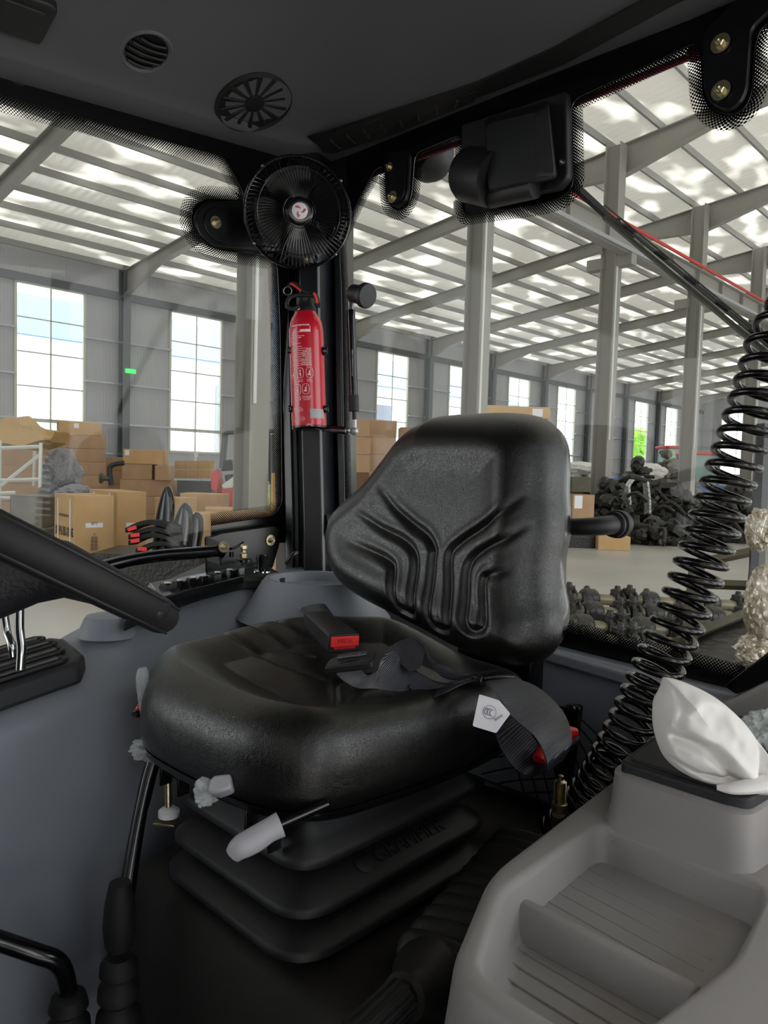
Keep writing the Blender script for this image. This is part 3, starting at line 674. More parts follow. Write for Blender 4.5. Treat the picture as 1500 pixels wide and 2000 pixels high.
text('tongue_lettering', 'SAFETY', .008, tcn-ty*.009+tn*.0005, tx, ty, 'enamel', tg, .0004)
# webbing from the tongue, folded towards the middle, up to the strap loop
rib([((652, 1310, 1.07), (700, 1296, 1.055)), ((672, 1330, 1.06), (716, 1318, 1.05)), ((700, 1344, 1.05), (736, 1310, 1.045)), ((735, 1345, 1.04), (745, 1290, 1.05)), ((790, 1352, 1.03), (765, 1272, 1.07)), ((850, 1345, 1.03), (800, 1300, 1.07)), ((900, 1338, 1.02), (850, 1335, 1.05)), ((928, 1330, 1.01), (915, 1326, 1.02))])
rib([((752, 1272, 1.09), (800, 1312, 1.04)), ((775, 1255, 1.10), (822, 1300, 1.05)), ((805, 1246, 1.11), (832, 1262, 1.10)), ((828, 1255, 1.10), (838, 1290, 1.07)), ((838, 1290, 1.08), (870, 1300, 1.06)), ((865, 1322, 1.05), (900, 1318, 1.05)), ((905, 1328, 1.03), (935, 1322, 1.03))])
rib([((800, 1340, 1.03), (795, 1330, 1.05)), ((830, 1364, 1.02), (850, 1338, 1.05)), ((870, 1352, 1.01), (880, 1335, 1.04)), ((905, 1335, 1.01), (912, 1328, 1.03)), ((930, 1328, 1.0), (935, 1324, 1.02))])
# big loop at the near side of the seat
rib([((938, 1326, 1.01), (935, 1322, 1.06)), ((968, 1352, .99), (985, 1322, 1.06)), ((1000, 1400, .97), (1045, 1340, 1.05)), ((1045, 1440, .95), (1095, 1385, 1.02)), ((1064, 1476, .94), (1115, 1430, .99)), ((1068, 1500, .94), (1112, 1462, .97)), ((1062, 1508, .97), (1090, 1490, 1.0)),
     ((1035, 1516, 1.0), (1052, 1475, 1.04)), ((1005, 1500, 1.0), (1050, 1455, 1.04)), ((978, 1462, 1.0), (1030, 1425, 1.04)), ((965, 1425, 1.0), (1010, 1395, 1.04)), ((960, 1400, 1.02), (995, 1375, 1.05))])
bm = B(); cc = PD(936, 1328, 1.005); box(bm, cc, (.014, .016, .012)); mk('belt_clip', bm, 'black_gloss', belt, bevel=.0015)
bm = B(); tube(bm, [PD(945, 1325, 1.0), PD(970, 1322, 1.0), PD(1005, 1322, 1.0)], [.0035, .004, .001], 8); mk('tie_tail', bm, 'black_gloss', belt)
# white certification tag
tp_ = [PD(936, 1356, .965), PD(975, 1368, .96), PD(997, 1394, .955), PD(969, 1432, .95), PD(923, 1418, .955)]
bm = B(); prism(bm, rounded(tp_, .002, 3), FW*.0006); tgl = lab(mk('paper_tag', bm, 'white_card', belt, smooth=False), 'white CCC certification tag')
tx_ = (PD(975, 1368, .96)-PD(936, 1356, .965)).normalized(); ty_ = (PD(936, 1356, .965)-PD(923, 1418, .955)).normalized()
bm = B(); cc = PD(956, 1391, .957); nn = -FW
u = tx_; v = (ty_-u*ty_.dot(u)).normalized(); nn = u.cross(v); 
def ring(bm, c, r0, r1, a0=0, a1=360, n=28, e=1.0):
    for i in range(n):
        A = math.radians(a0+(a1-a0)*i/n); C = math.radians(a0+(a1-a0)*(i+1)/n)
        q = [c+u*r*math.cos(t)*e+v*r*math.sin(t)+nn*.0006 for r, t in ((r0, A), (r1, A), (r1, C), (r0, C))]
        bm.faces.new([bm.verts.new(p) for p in q])
ring(bm, cc, .0082, .0087)
for k in (-.0035, 0, .0035): ring(bm, cc+u*(k+.0012), .0038, .0046, 100, 260, 14)
mk('tag_print', bm, 'black_print', tgl, smooth=False)
text('tag_lettering', '2020AB', .004, PD(974, 1402, .953)+nn*.0003, v*.6+u*.5, -u*.6+v*.5, 'grey_print', tgl, .0002)
# latch behind the loop (fixed to the seat's near side)
la = thing('red_release_latch', 'black latch with red button behind the belt loop, below the white tag', 'latch', PD(1075, 1470, 1.06))
bm = B(); tube(bm, [PD(1048, 1492, 1.02), PD(1060, 1475, 1.04), PD(1090, 1450, 1.06), PD(1122, 1438, 1.07)], [.014, .022, .022, .016], 16, 4, sy=.6); mk('latch_body', bm, 'black_plastic', la)
bm = B(); tube(bm, [PD(1052, 1484, 1.005), PD(1060, 1462, 1.015)], [.009, .006], 12); mk('latch_button', bm, 'red_plastic', la); bm = B(); tube(bm, [PD(1108, 1432, 1.045), PD(1126, 1430, 1.05)], [.011, .006], 12); mk('latch_button', bm, 'red_plastic', la)
# ================================================================ FAN
fan = thing('cab_fan', 'small black wire-guard fan hanging on the corner pillar', 'fan', PD(580, 415, 1.60))
fc = PD(582, 416, 1.60); fax = (Vector((0, 0, 0))-fc).normalized()*.93+RT*.10-UP*-.12; fax.normalize()
fu, fv, _ = frame(fax); Rf = .114
def fp(r, a, h): return fc+fu*(r*math.cos(a))+fv*(r*math.sin(a))+fax*h
def ringtube(bm, r, h, t, n=72, m=8):
    rows = []
    for i in range(n):
        a = 2*math.pi*i/n; rows.append([fp(r+t*math.cos(q), a, h+t*math.sin(q)) for q in [2*math.pi*j/m for j in range(m)]])
    rows.append(rows[0]); surf(bm, rows, True)
bm = B(); ringtube(bm, Rf, 0, .0038); ringtube(bm, Rf, -.006, .0035)
ringtube(bm, .088, .024, .0009, m=5); ringtube(bm, .034, .030, .0012, m=5); ringtube(bm, .088, -.030, .0009, m=5); ringtube(bm, .04, -.038, .0012, m=5)
mk('guard_ring', bm, 'black_gloss', fan)
bm = B()
for i in range(76):
    a = 2*math.pi*i/76
    tube(bm, [fp(.026, a, .030), fp(.055, a+.02, .030), fp(.088, a+.05, .024), fp(.107, a+.08, .012), fp(Rf, a+.1, 0)], .00085, 5, 2)
mk('front_guard', bm, 'black_gloss', fan)
bm = B()
for i in range(60):
    a = 2*math.pi*i/60
    tube(bm, [fp(.038, a, -.038), fp(.088, a-.08, -.030), fp(.107, a-.12, -.018), fp(Rf, a-.14, -.006)], .0008, 5, 2)
mk('rear_guard', bm, 'black_gloss', fan)
bm = B(); lathe(bm, fp(0, 0, 0), fax, [(.030, .020), (.030, .030), (.027, .033), (.020, .034)], 40); hb = mk('hub_cap', bm, 'black_gloss', fan)
bm = B(); lathe(bm, fp(0, 0, .0345), fax, [(.0168, 0), (.0168, .0012), (.0155, .002)], 40); bd = mk('badge', bm, 'white_plastic', hb)
bm = B(); 
for k in range(3):
    base = math.radians(75+120*k); P1 = []
    for t in np.linspace(0, 1, 9): P1.append((.0035+.0105*t, base+1.25*t-.15))
    for t in np.linspace(1, 0, 9): P1.append((.0028+.0112*t, base+1.25*t-.15+.95*math.sin(math.pi*min(1, t*1.02))*.8+.0))
    prism(bm, [fp(r, a, .0368) for r, a in P1], fax*.0006)
mk('badge_swirl', bm, 'red_paint', bd, smooth=False)
for k in range(4):
    bm = B(); rows = []
    for i in range(9):
        r = .022+.072*i/8; w = .30+.42*math.sin(math.pi*min(1, (i+1.5)/9)*.8)
        rows.append([fp(r, math.radians(20+90*k)+w*(j/6-.5)*2*(1 if 1 else 0), .012-.026*j/6) for j in range(7)])
    surf(bm, rows); r_ = bmesh.ops.extrude_face_region(bm, geom=bm.faces[:]); bmesh.ops.translate(bm, vec=fax*.0018, verts=[v for v in r_['geom'] if isinstance(v, bmesh.types.BMVert)])
    mk('fan_blade', bm, 'black_gloss', fan)
bm = B(); lathe(bm, fp(0, 0, -.11), fax, [(.02, 0), (.034, .012), (.037, .04), (.037, .068), (.03, .075)], 32); mk('motor', bm, 'black_plastic', fan)
bm = B(); tube(bm, [fp(0, 0, -.09), fp(0, 0, -.11)-Vector((0, 0, .06)), PD(600, 505, 1.75)], .012, 12, 4); box(bm, PD(598, 505, 1.745), (.05, .05, .03)); mk('mounting_foot', bm, 'black_plastic', fan)
bolt(fan, PD(598, 507, 1.715), -FW, .006)
for a in (133, 40, 218, 318):
    bm = B(); lathe(bm, fp(Rf+.002, math.radians(a), .002), fax, [(.0035, 0), (.0035, .004), (.001, .006)], 10); mk('guard_screw', bm, 'steel', fan)
# ================================================================ FIRE EXTINGUISHER
ext = thing('fire_extinguisher', 'red fire extinguisher clipped upright to the black corner pillar', 'fire extinguisher', PD(604, 838, 1.64))
eb = PD(604, 836, 1.645); et = PD(597, 610, 1.645); ea = (et-eb).normalized(); H = (et-eb).length; er = .0385
bm = B(); lathe(bm, eb, ea, [(er*.9, 0), (er, .003), (er, H*.80), (er*.985, H*.85), (er*.93, H*.90), (er*.82, H*.945), (er*.68, H*.975), (er*.6, H)], 48); bd = mk('cylinder_body', bm, 'red_paint', ext)
bm = B(); lathe(bm, eb-ea*.003, ea, [(er*.94, 0), (er*1.01, .002), (er*1.01, .005)], 48); mk('bottom_rim', bm, 'black_gloss', ext)
eu = (RT-ea*RT.dot(ea)).normalized(); ef = ea.cross(eu); 
if ef.dot(FW) > 0: ef = -ef
def ep(u_, h, e=.0004):   # u_ = arc position across the front (m), h = height
    a = u_/er; return eb+ea*h+(eu*math.sin(a)+ef*math.cos(a))*(er+e)
def eblk(bm, u0, u1, h0, h1, e=.0004):
    n = max(1, int((u1-u0)/.004)); surf(bm, [[ep(u0+(u1-u0)*i/n, h, e) for i in range(n+1)] for h in (h0, h1)])
bm = B()
def line(bm, y, x0, x1, t=.0013):
    """a line of tiny print broken into word blocks"""
    x = x0
    while x < x1:
        w = random.uniform(.002, .007); eblk(bm, x, min(x+w, x1), y, y+t); x += w+.0012
def H_(py): return H*(836-py)/226
def U_(px): return er*math.asin(max(-1, min(1, (px-602)/34)))
line(bm, H_(644), U_(577), U_(612), .003)
for x0, x1, y0, y1 in ((575, 612, 655, 656), (593, 612, 651, 655), (612, 613, 644, 656)): eblk(bm, U_(x0), U_(x1), H_(y1), H_(y0))
for y, x in ((660, 588), (664, 602), (667, 595), (671, 588), (674, 588), (678, 594)): line(bm, H_(y), U_(574), U_(x))
line(bm, H_(684), U_(576), U_(596))
for k in range(9):
    y = 687+k*4; eblk(bm, U_(574), U_(614), H_(y+.7), H_(y)); line(bm, H_(y+3), U_(598+random.randint(-6, 6)), U_(613))
def pict(bm, px, py, w, h):
    n = 22; P = []
    for i in range(n):
        a = 2*math.pi*i/n; P.append((U_(px+w*.5*math.copysign(abs(math.cos(a))**.6, math.cos(a))), H_(py)+H*h/226*.5*math.copysign(abs(math.sin(a))**.8, math.sin(a))))
    for i in range(n):
        (a, b_), (c, d) = P[i], P[(i+1) % n]; ca, cb = U_(px), H_(py)
        bm.faces.new([bm.verts.new(ep(*q)) for q in ((a, b_), (c, d), (ca+(c-ca)*.88, cb+(d-cb)*.93), (ca+(a-ca)*.88, cb+(b_-cb)*.93))])
for i, (x, y) in enumerate(((578, 734), (591, 734), (609, 734), (585, 765), (601, 765))):
    pict(bm, x, y, 10 if x < 580 else 14, 20)
    cx_, cy_ = U_(x), H_(y)
    for sx, sy, w, h in (((0, .004, .0025, .004), (0, -.002, .004, .004), (.001, -.006, .002, .004)) if i % 2 else ((-.001, -.004, .007, .003), (0, .001, .003, .006), (.002, .006, .002, .002))):
        eblk(bm, cx_+sx-w/2, cx_+sx+w/2, cy_+sy-h/2, cy_+sy+h/2)
for y, a, c in ((748, 577, 584), (748, 587, 597), (748, 604, 613), (751, 587, 596), (751, 604, 614), (780, 581, 590), (780, 594, 612), (783, 581, 591), (783, 594, 610), (786, 582, 591), (786, 596, 608), (801, 576, 592), (804, 576, 595), (807, 577, 595), (810, 577, 584), (833, 602, 610), (835, 599, 613)): line(bm, H_(y), U_(a), U_(c))
pict(bm, 578, 822, 7, 8); pict(bm, 591, 822, 12, 9)
mk('printed_text', bm, 'white_print', bd, smooth=False)
text('cert_lettering', 'CCC', .0055, ep(U_(591), H_(822), .0012), eu, ea, 'white_print', bd, .0002)
bm = B(); eblk(bm, U_(608), U_(632), H_(821), H_(803)); lab(mk('hologram_sticker', bm, 'light_grey', bd, smooth=False), 'pale hologram sticker')
# valve head, handle, pin
vt = eb+ea*H
bm = B(); lathe(bm, vt-ea*.004, ea, [(er*.62, 0), (er*.62, .012), (er*.52, .018), (er*.5, .034), (er*.3, .036)], 28); box(bm, vt+ea*.03+eu*.004, (.038, .03, .022)); mk('valve_head', bm, 'black_plastic', ext, bevel=.002)
bm = B(); lathe(bm, vt-eu*.016+ea*.005, ef, [(.006, .01), (.006, .022), (.003, .024)], 14); mk('pressure_gauge', bm, 'zinc', ext)
bm = B(); tube(bm, [PD(622, 600, 1.62), PD(618, 580, 1.62), PD(604, 577, 1.62), PD(585, 576, 1.62), PD(566, 582, 1.62), PD(561, 598, 1.62), PD(572, 603, 1.62), PD(584, 598, 1.62)], .0048, 10, 4); mk('carrying_handle', bm, 'black_plastic', ext)
bm = B(); tube(bm, [PD(562, 560, 1.62), PD(575, 554, 1.62), PD(592, 568, 1.62), PD(606, 574, 1.62)], [.004, .005, .005, .004], 10, 4); mk('squeeze_lever', bm, 'black_plastic', ext)
bm = B(); tube(bm, [PD(568, 553, 1.612), PD(578, 560, 1.61), PD(588, 568, 1.61)], .0022, 8); mk('safety_strip', bm, 'red_plastic', ext)
bm = B(); tube(bm, [PD(613, 572, 1.60), PD(618, 582, 1.60), PD(620, 592, 1.60)], .0028, 8); mk('seal_strip', bm, 'red_plastic', ext)
bm = B(); 
for i in range(20):
    a = 2*math.pi*i/20; a2 = 2*math.pi*(i+1)/20; o_ = PD(562, 568, 1.61); tube(bm, [o_+RT*.009*math.cos(a)+UP*.009*math.sin(a), o_+RT*.009*math.cos(a2)+UP*.009*math.sin(a2)], .0012, 6)
mk('pull_ring', bm, 'steel', ext)
for (x, y) in ((571, 685), (631, 686), (573, 799), (633, 799)):
    s_ = -1 if x < 600 else 1; bm = B(); p = PD(x, y, 1.635)
    blob(bm, p, (.010, .010, .010), x, .1, 2, 2)
    for k in range(3): cyl(bm, p+UP*(.005*(k-1))+RT*s_*.004-FW*.004, p+UP*(.0055*(k-1))+RT*s_*.010-FW*.007, .0018, n=8)
    mk('bracket_clip', bm, 'black_gloss', ext)
bm = B(); prism(bm, [PD(592, 600, 1.70), PD(612, 600, 1.70), PD(618, 838, 1.70), PD(596, 838, 1.70)], FW*.03); mk('bracket_back', bm, 'black_plastic', ext)
# ================================================================ GAS STRUT + WINDOW KNOB
gs = thing('gas_strut', 'black gas strut standing upright between the round knob and the pillar arm', 'gas strut', PD(691, 838, 1.62))
bm = B(); cyl(bm, PD(685, 606, 1.64), PD(691, 775, 1.64), .0098, n=20); mk('strut_tube', bm, 'black_gloss', gs)
bm = B(); cyl(bm, PD(690.5, 772, 1.64), PD(691.5, 803, 1.64), .0115, n=20); mk('strut_collar', bm, 'dark_plastic', gs)
bm = B(); cyl(bm, PD(691.5, 802, 1.64), PD(692, 824, 1.64), .0042, n=14); mk('piston_rod', bm, 'dark_plastic', gs)
bm = B(); cyl(bm, PD(692, 820, 1.64), PD(692, 838, 1.64), .0055, n=14); bmesh.ops.create_uvsphere(bm, u_segments=16, v_segments=12, radius=.0095, matrix=Matrix.Translation(PD(692, 842, 1.64))); mk('ball_joint', bm, 'aluminium', gs)
bm = B(); cyl(bm, PD(684.5, 590, 1.64), PD(685, 608, 1.64), .007, n=14); mk('end_fitting', bm, 'steel', gs)
text('strut_lettering', 'LIFT-O-MAT 082546  0200N', .008, PD(687, 715, 1.64)-FW*.0101, -UP+RT*-.02, RT, 'white_print', gs, .0001) if False else None
bm = B()
for k in range(22): p = PD(688+.0*k, 683+k*2.4, 1.629); box(bm, p, (.0012, .0012, random.choice([.002, .0026, .001])))
mk('strut_print', bm, 'grey_wrap', gs, smooth=False)
arm = thing('strut_arm', 'short black arm joining the gas strut foot to the pillar', 'bracket', PD(660, 838, 1.66))
bm = B(); tube(bm, [PD(632, 836, 1.70), PD(650, 838, 1.66), PD(682, 842, 1.64)], .0085, 12); mk('arm_tube', bm, 'black_gloss', arm)
bm = B(); bmesh.ops.create_uvsphere(bm, u_segments=14, v_segments=10, radius=.0075, matrix=Matrix.Translation(PD(679, 841, 1.635))); mk('arm_nut', bm, 'steel', arm)
kn = thing('round_knob', 'black round knob on the rear glass above the gas strut', 'knob', PD(705, 578, 1.64))
ka = (PD(726, 579, 1.60)-PD(690, 573, 1.64)).normalized()
bm = B(); lathe(bm, PD(688, 573, 1.63), ka, [(.012, 0), (.020, .004), (.0205, .02), (.0225, .036), (.027, .040), (.0275, .047), (.025, .052), (.012, .053)], 36); mk('knob_body', bm, 'black_plastic', kn)
bm = B(); cyl(bm, PD(692, 577, 1.598), PD(703, 575, 1.596), .005, n=12); bmesh.ops.create_uvsphere(bm, u_segments=12, v_segments=8, radius=.0062, matrix=Matrix.Translation(PD(704, 574, 1.594))); mk('knob_stud', bm, 'zinc', kn)
# ================================================================ CEILING FITTINGS
def hit(px, py, off=.003):
    d = ray(px, py).normalized(); loc, n, i, ds = CEIL.ray_cast(Vector((0, 0, 0)), d)
    if loc is None: return PZ(px, py, .75), Vector((0, 0, -1))
    if n.dot(d) > 0: n = -n
    return loc+n*off, n
def ceil_pt(px, py, off=.003): return hit(px, py, off)[0]
c, UPZ = hit(286, 102, -.004); v_ = thing('air_vent', 'round black air vent with a grey ring in the dark headliner', 'air vent', c)
bm = B(); lathe(bm, c-UPZ*.006, UPZ, [(.050, 0), (.048, .010), (.044, .013), (.040, .010), (.038, .002)], 48, cap=False); lab(mk('vent_ring', bm, 'vent_grey', v_), 'grey vent ring')
bm = B(); lathe(bm, c, UPZ, [(.040, 0), (.039, .004), (.001, .005)], 40); mk('vent_bowl', bm, 'enamel', v_)
for k in (-2, -1, 0, 1, 2):
    bm = B(); w = math.sqrt(.036**2-(k*.013)**2); fu_, fv_, _ = frame(UPZ); tube(bm, [c+UPZ*.007+fu_*(k*.013)+fv_*(-w+2*w*i/6)+fu_*.004*math.sin(i/6*3.14) for i in range(7)], .0022, 6); mk('vent_slat', bm, 'black_plastic', v_)
c, UPZ = hit(497, 201, -.006); s_ = thing('ceiling_speaker', 'round black loudspeaker grille in the headliner corner above the fan', 'speaker', c)
bm = B(); lathe(bm, c-UPZ*.012, UPZ, [(.084, 0), (.083, .020), (.078, .025), (.075, .019), (.02, .015), (.001, .015)], 56); mk('speaker_frame', bm, 'rubber', s_)
bm = B()
for k in range(14):
    a = 2*math.pi*k/14; fu_, fv_, _ = frame(UPZ); d = fu_*math.cos(a)+fv_*math.sin(a); n_ = fv_*math.cos(a)-fu_*math.sin(a)
    prism(bm, [c+d*.018+n_*.002+UPZ*.003, c+d*.073+n_*.0055+UPZ*.005, c+d*.073-n_*.0055+UPZ*.005, c+d*.018-n_*.002+UPZ*.003], UPZ*.005)
mk('speaker_grille', bm, 'black_plastic', s_, bevel=.0015)
bm = B(); lathe(bm, c+UPZ*.003, UPZ, [(.022, 0), (.020, .008), (.012, .010), (.001, .0105)], 32); mk('speaker_hub', bm, 'black_plastic', s_)
pts = [ceil_pt(*q) for q in ((-130, 5), (-100, -70), (100, -4), (113, 10), (78, 76), (0, 46))]
cl = thing('dome_lamp', 'dark rectangular lamp unit in the headliner at the front corner', 'lamp', pts[3])
bm = B(); prism(bm, rounded([p+Vector((0, 0, .01)) for p in pts], .01, 4), (0, 0, -.02)); mk('lamp_body', bm, 'black_plastic', cl, bevel=.003)
bm = B(); q = [pts[0].lerp(pts[3], .1), pts[1].lerp(pts[4], .1), pts[3].lerp(pts[0], .1), pts[4].lerp(pts[1], .1)]; prism(bm, rounded([p+Vector((0, 0, -.008)) for p in q], .006, 3), (0, 0, -.005)); mk('lamp_lens', bm, 'black_plastic', cl, bevel=.001)
# recess slot with a vent grille at the rear
def zs(px, py, dz=0): return ceil_pt(px, py, .004)
sl = thing('ceiling_vent_strip', 'long black slotted vent strip in the rear headliner edge', 'vent', zs(780, 240, .03))
q = [zs(616, 264, .005), zs(760, 215, .005), zs(938, 168, .005), zs(925, 190, .005), zs(780, 250, .005), zs(652, 292, .005), zs(630, 290, .005)]
bm = B(); prism(bm, rounded(q, .008, 3), (0, 0, -.006)); mk('strip_body', bm, 'rubber', sl, bevel=.001)
for k in range(8):
    f0 = .08+.115*k; a = q[0].lerp(q[2], f0); b_ = q[5].lerp(q[3], f0)
    bm = B(); tube(bm, [a.lerp(b_, .2)+Vector((0, 0, -.008)), a.lerp(b_, .8)+Vector((0, 0, -.008))], .003, 6); mk('strip_slat', bm, 'dark_plastic', sl)
# long flat dark strip standing in for the shade in the headliner groove
bm = B(); q = [zs(x_, y_, .006) for x_, y_ in ((600, 262), (700, 232), (935, 155), (1080, 90), (1262, -10), (1400, -90))]; q2 = [zs(x_, y_, .006) for x_, y_ in ((1450, -60), (1310, 5), (1100, 120), (925, 188), (700, 262), (630, 285))]
prism(bm, q+q2, (0, 0, -.003)); st(mk('groove_shade_strip', bm, 'rubber', bevel=.001))
for i, (x, y, l) in enumerate(((32, 164, 'round headliner plug at the far left edge of the ceiling'), (431, 283, 'round headliner plug left of the pillar head'), (797, 272, 'round headliner plug right of the pillar head'), (1320, 64, 'round headliner plug above the right rear glass hinge'))):
    c, UPZ = hit(x, y, 0); bm = B(); lathe(bm, c, UPZ, [(.0135, 0), (.0135, .002), (.011, .004), (.001, .0045)], 24); tag(mk('headliner_plug', bm, 'dark_plastic'), l, 'plug', 'headliner plugs')
# ================================================================ GLASS HINGE PLATES
def plate(name, label, pxs, PF, c, off, mt='black_paint', rad=.012, bolts=(), ax=None, inset=None):
    t = thing(name, label, 'hinge plate' if 'hinge' in name else 'bracket', PF(*pxs[0], c)); P = rounded([PF(x, y, c) for x, y in pxs], rad, 5)
    bm = B(); prism(bm, P, off); mk('plate', bm, mt, t, bevel=.003)
    if inset:
        cen = sum(P, Vector())/len(P); bm = B(); o2 = Vector(off); prism(bm, [cen+(p-cen)*inset+o2 for p in P], o2.normalized()*.003); mk('raised_pad', bm, mt, t, bevel=.002)
    for b_ in bolts: bolt(t, PF(b_[0], b_[1], c)+Vector(off)*1.2, ax, b_[2], b_[3] if len(b_) > 3 else 'zinc')
    return t
plate('glass_hinge', 'black rounded hinge plate with one bolt, left of the fan', [(380, 412), (400, 397), (470, 394), (560, 402), (560, 497), (470, 490), (410, 484), (384, 462), (375, 435)], PY, YL-.008, (0, -.012, 0), bolts=[(414, 437, .0085)], ax=(0, -1, 0), inset=.8)
plate('glass_hinge', 'black upright hinge plate with a brass bolt, right of the pillar head', [(755, 300), (758, 390), (768, 404), (782, 408), (795, 400), (802, 378), (806, 295)], PX, XR-.008, (-.01, 0, 0), bolts=[(768, 329, .0065), (774, 388, .0085)], ax=(-1, 0, 0), inset=.8)
plate('glass_hinge', 'large black hinge plate with two bolts at the top right corner', [(1378, 70), (1380, 180), (1393, 208), (1422, 221), (1448, 208), (1462, 180), (1470, 60), (1560, -20), (1450, 0)], PX, XR-.008, (-.012, 0, 0), bolts=[(1414, 93, .0095), (1415, 184, .0095)], ax=(-1, 0, 0))
# work lamp outside the rear glass
wl = thing('work_lamp', 'round black work lamp outside the rear glass below the roof edge', 'lamp', PX(838, 300, XR+.12))
c = PX(832, 302, XR+.12); ax = (FW*.6+RT*.5+UP*.25).normalized()
bm = B(); lathe(bm, c-ax*.01, ax, [(.03, -.03), (.055, -.005), (.062, .02), (.06, .04), (.052, .045)], 36); mk('lamp_housing', bm, 'black_plastic', wl)
bm = B(); lathe(bm, c-ax*.012+RT*.018, -ax, [(.040, 0), (.036, .01), (.001, .018)], 32); mk('lamp_lens', bm, 'lamp_glass', wl)
for k in range(3):
    bm = B(); tube(bm, [c-ax*.035+RT*(.016+.013*k)+UP*.03, c-ax*.046+RT*(.022+.013*k), c-ax*.035+RT*(.016+.013*k)-UP*.03], .0022, 6, 4); mk('cooling_rib', bm, 'black_plastic', wl)
bm = B(); tube(bm, [c, c+Vector((0, 0, .08))], .012); mk('lamp_bracket', bm, 'black_paint', wl)
# red roof edge pipe outside the glass
bm = B(); tube(bm, [PX(700, 350, XR+.05), PX(905, 276, XR+.05), PX(1120, 203, XR+.05), PX(1358, 106, XR+.05), PX(1600, 0, XR+.05)], .0065, 12); bmesh.ops.create_uvsphere(bm, u_segments=16, v_segments=10, radius=.014, matrix=Matrix.Translation(PX(1357, 104, XR+.045)))
tag(mk('roof_edge_pipe', bm, 'maroon'), 'dark red pipe running along the roof edge outside the rear glass', 'pipe')
# ================================================================ WIPER MOTOR COVER + WIPER ARM
wm = thing('wiper_motor_cover', 'black moulded wiper motor cover hanging at the top of the rear glass', 'cover', PX(1000, 390, XR-.05))
bm = B(); prism(bm, rounded([PX(x, y, XR-.012) for x, y in ((912, 250), (1116, 185), (1119, 352), (1100, 374), (935, 402), (918, 392), (912, 330))], .008, 4), (-.02, 0, 0)); mk('mounting_plate', bm, 'black_plastic', wm, bevel=.003)
d0 = PX(955, 300, XR-.03)
def wl_(x, px): return [PX(a, b_, XR-x) for a, b_ in px]
bm = B(); loft(bm, [rounded(wl_(.03, ((945, 232), (1072, 196), (1090, 350), (950, 385))), .01, 4), rounded(wl_(.07, ((945, 236), (1070, 204), (1084, 345), (950, 378))), .012, 4), rounded(wl_(.088, ((950, 242), (1046, 218), (1048, 348), (954, 370))), .012, 4)])
mk('motor_housing', bm, 'black_plastic', wm, bevel=.003)
bm = B(); lathe(bm, PX(955, 348, XR-.055), PX(900, 338, XR-.05)-PX(955, 348, XR-.055), [(.052, -.02), (.052, .055), (.046, .066), (.030, .070)], 32); mk('motor_end', bm, 'black_plastic', wm)
bm = B(); lathe(bm, PX(1010, 372, XR-.05), PX(940, 388, XR-.05)-PX(1010, 372, XR-.05), [(.022, -.04), (.022, .06), (.016, .068)], 24); mk('gear_boss', bm, 'black_plastic', wm)
bolt(wm, PX(1097, 317, XR-.034), (-1, 0, 0), .004, 'steel')
wa = thing('wiper', 'dark wiper arm and blade slanting down across the rear glass', 'wiper', PX(1120, 362, XR+.03))
bm = B(); tube(bm, [PX(1118, 360, XR+.03), PX(1190, 425, XR+.035), PX(1240, 462, XR+.035)], [.012, .010, .007], 4, sx=1, sy=.7); tube(bm, [PX(1235, 455, XR+.035), PX(1560, 720, XR+.03)], .003, 8); mk('arm', bm, 'dark_plastic', wa)
bm = B(); A = PX(1180, 425, XR+.018); C = PX(1560, 742, XR+.018); tube(bm, [A, C], .0045, 8); D = Vector((0, .0, .012)); tube(bm, [A+D, C+D], .0028, 6); tube(bm, [A+D*1.8, C+D*1.8], .0018, 6)
mk('blade', bm, 'parts_grey', wa)
for f0 in (.12, .3, .46, .62, .78):
    bm = B(); p = A.lerp(C, f0)+D*1.2; q = A.lerp(C, f0+.06)+D*1.4; tube(bm, [p, q], .006, 6, sy=.6); mk('blade_yoke', bm, 'dark_plastic', wa)
bm = B(); lathe(bm, PX(1212, 431, XR+.03), (-1, 0, 0), [(.006, 0), (.005, .008)], 16); mk('pivot_pin', bm, 'steel', wa)
# ================================================================ REAR WINDOW HANDLE
hd = thing('pull_handle', 'black curved pull handle with flared end fixed to the rear glass, right of the backrest', 'handle', PX(1222, 1022, XR-.01))
q = [PX(1060, 1028, XR-.11), PX(1120, 1029, XR-.11), PX(1165, 1028, XR-.095), PX(1195, 1025, XR-.065), PX(1215, 1023, XR-.03)]
bm = B(); tube(bm, q, [.0145, .0145, .0155, .0165, .017], 24, 6); mk('grip', bm, 'black_plastic', hd)
a0 = q[3]; a1 = q[4]; ax = (a1-a0).normalized()
bm = B(); lathe(bm, a0, ax, [(.0168, .0), (.022, .004), (.022, .009), (.0195, .010), (.0195, .013), (.024, .015), (.0245, .021), (.022, .034), (.015, .036)], 36); mk('flared_end', bm, 'black_plastic', hd)
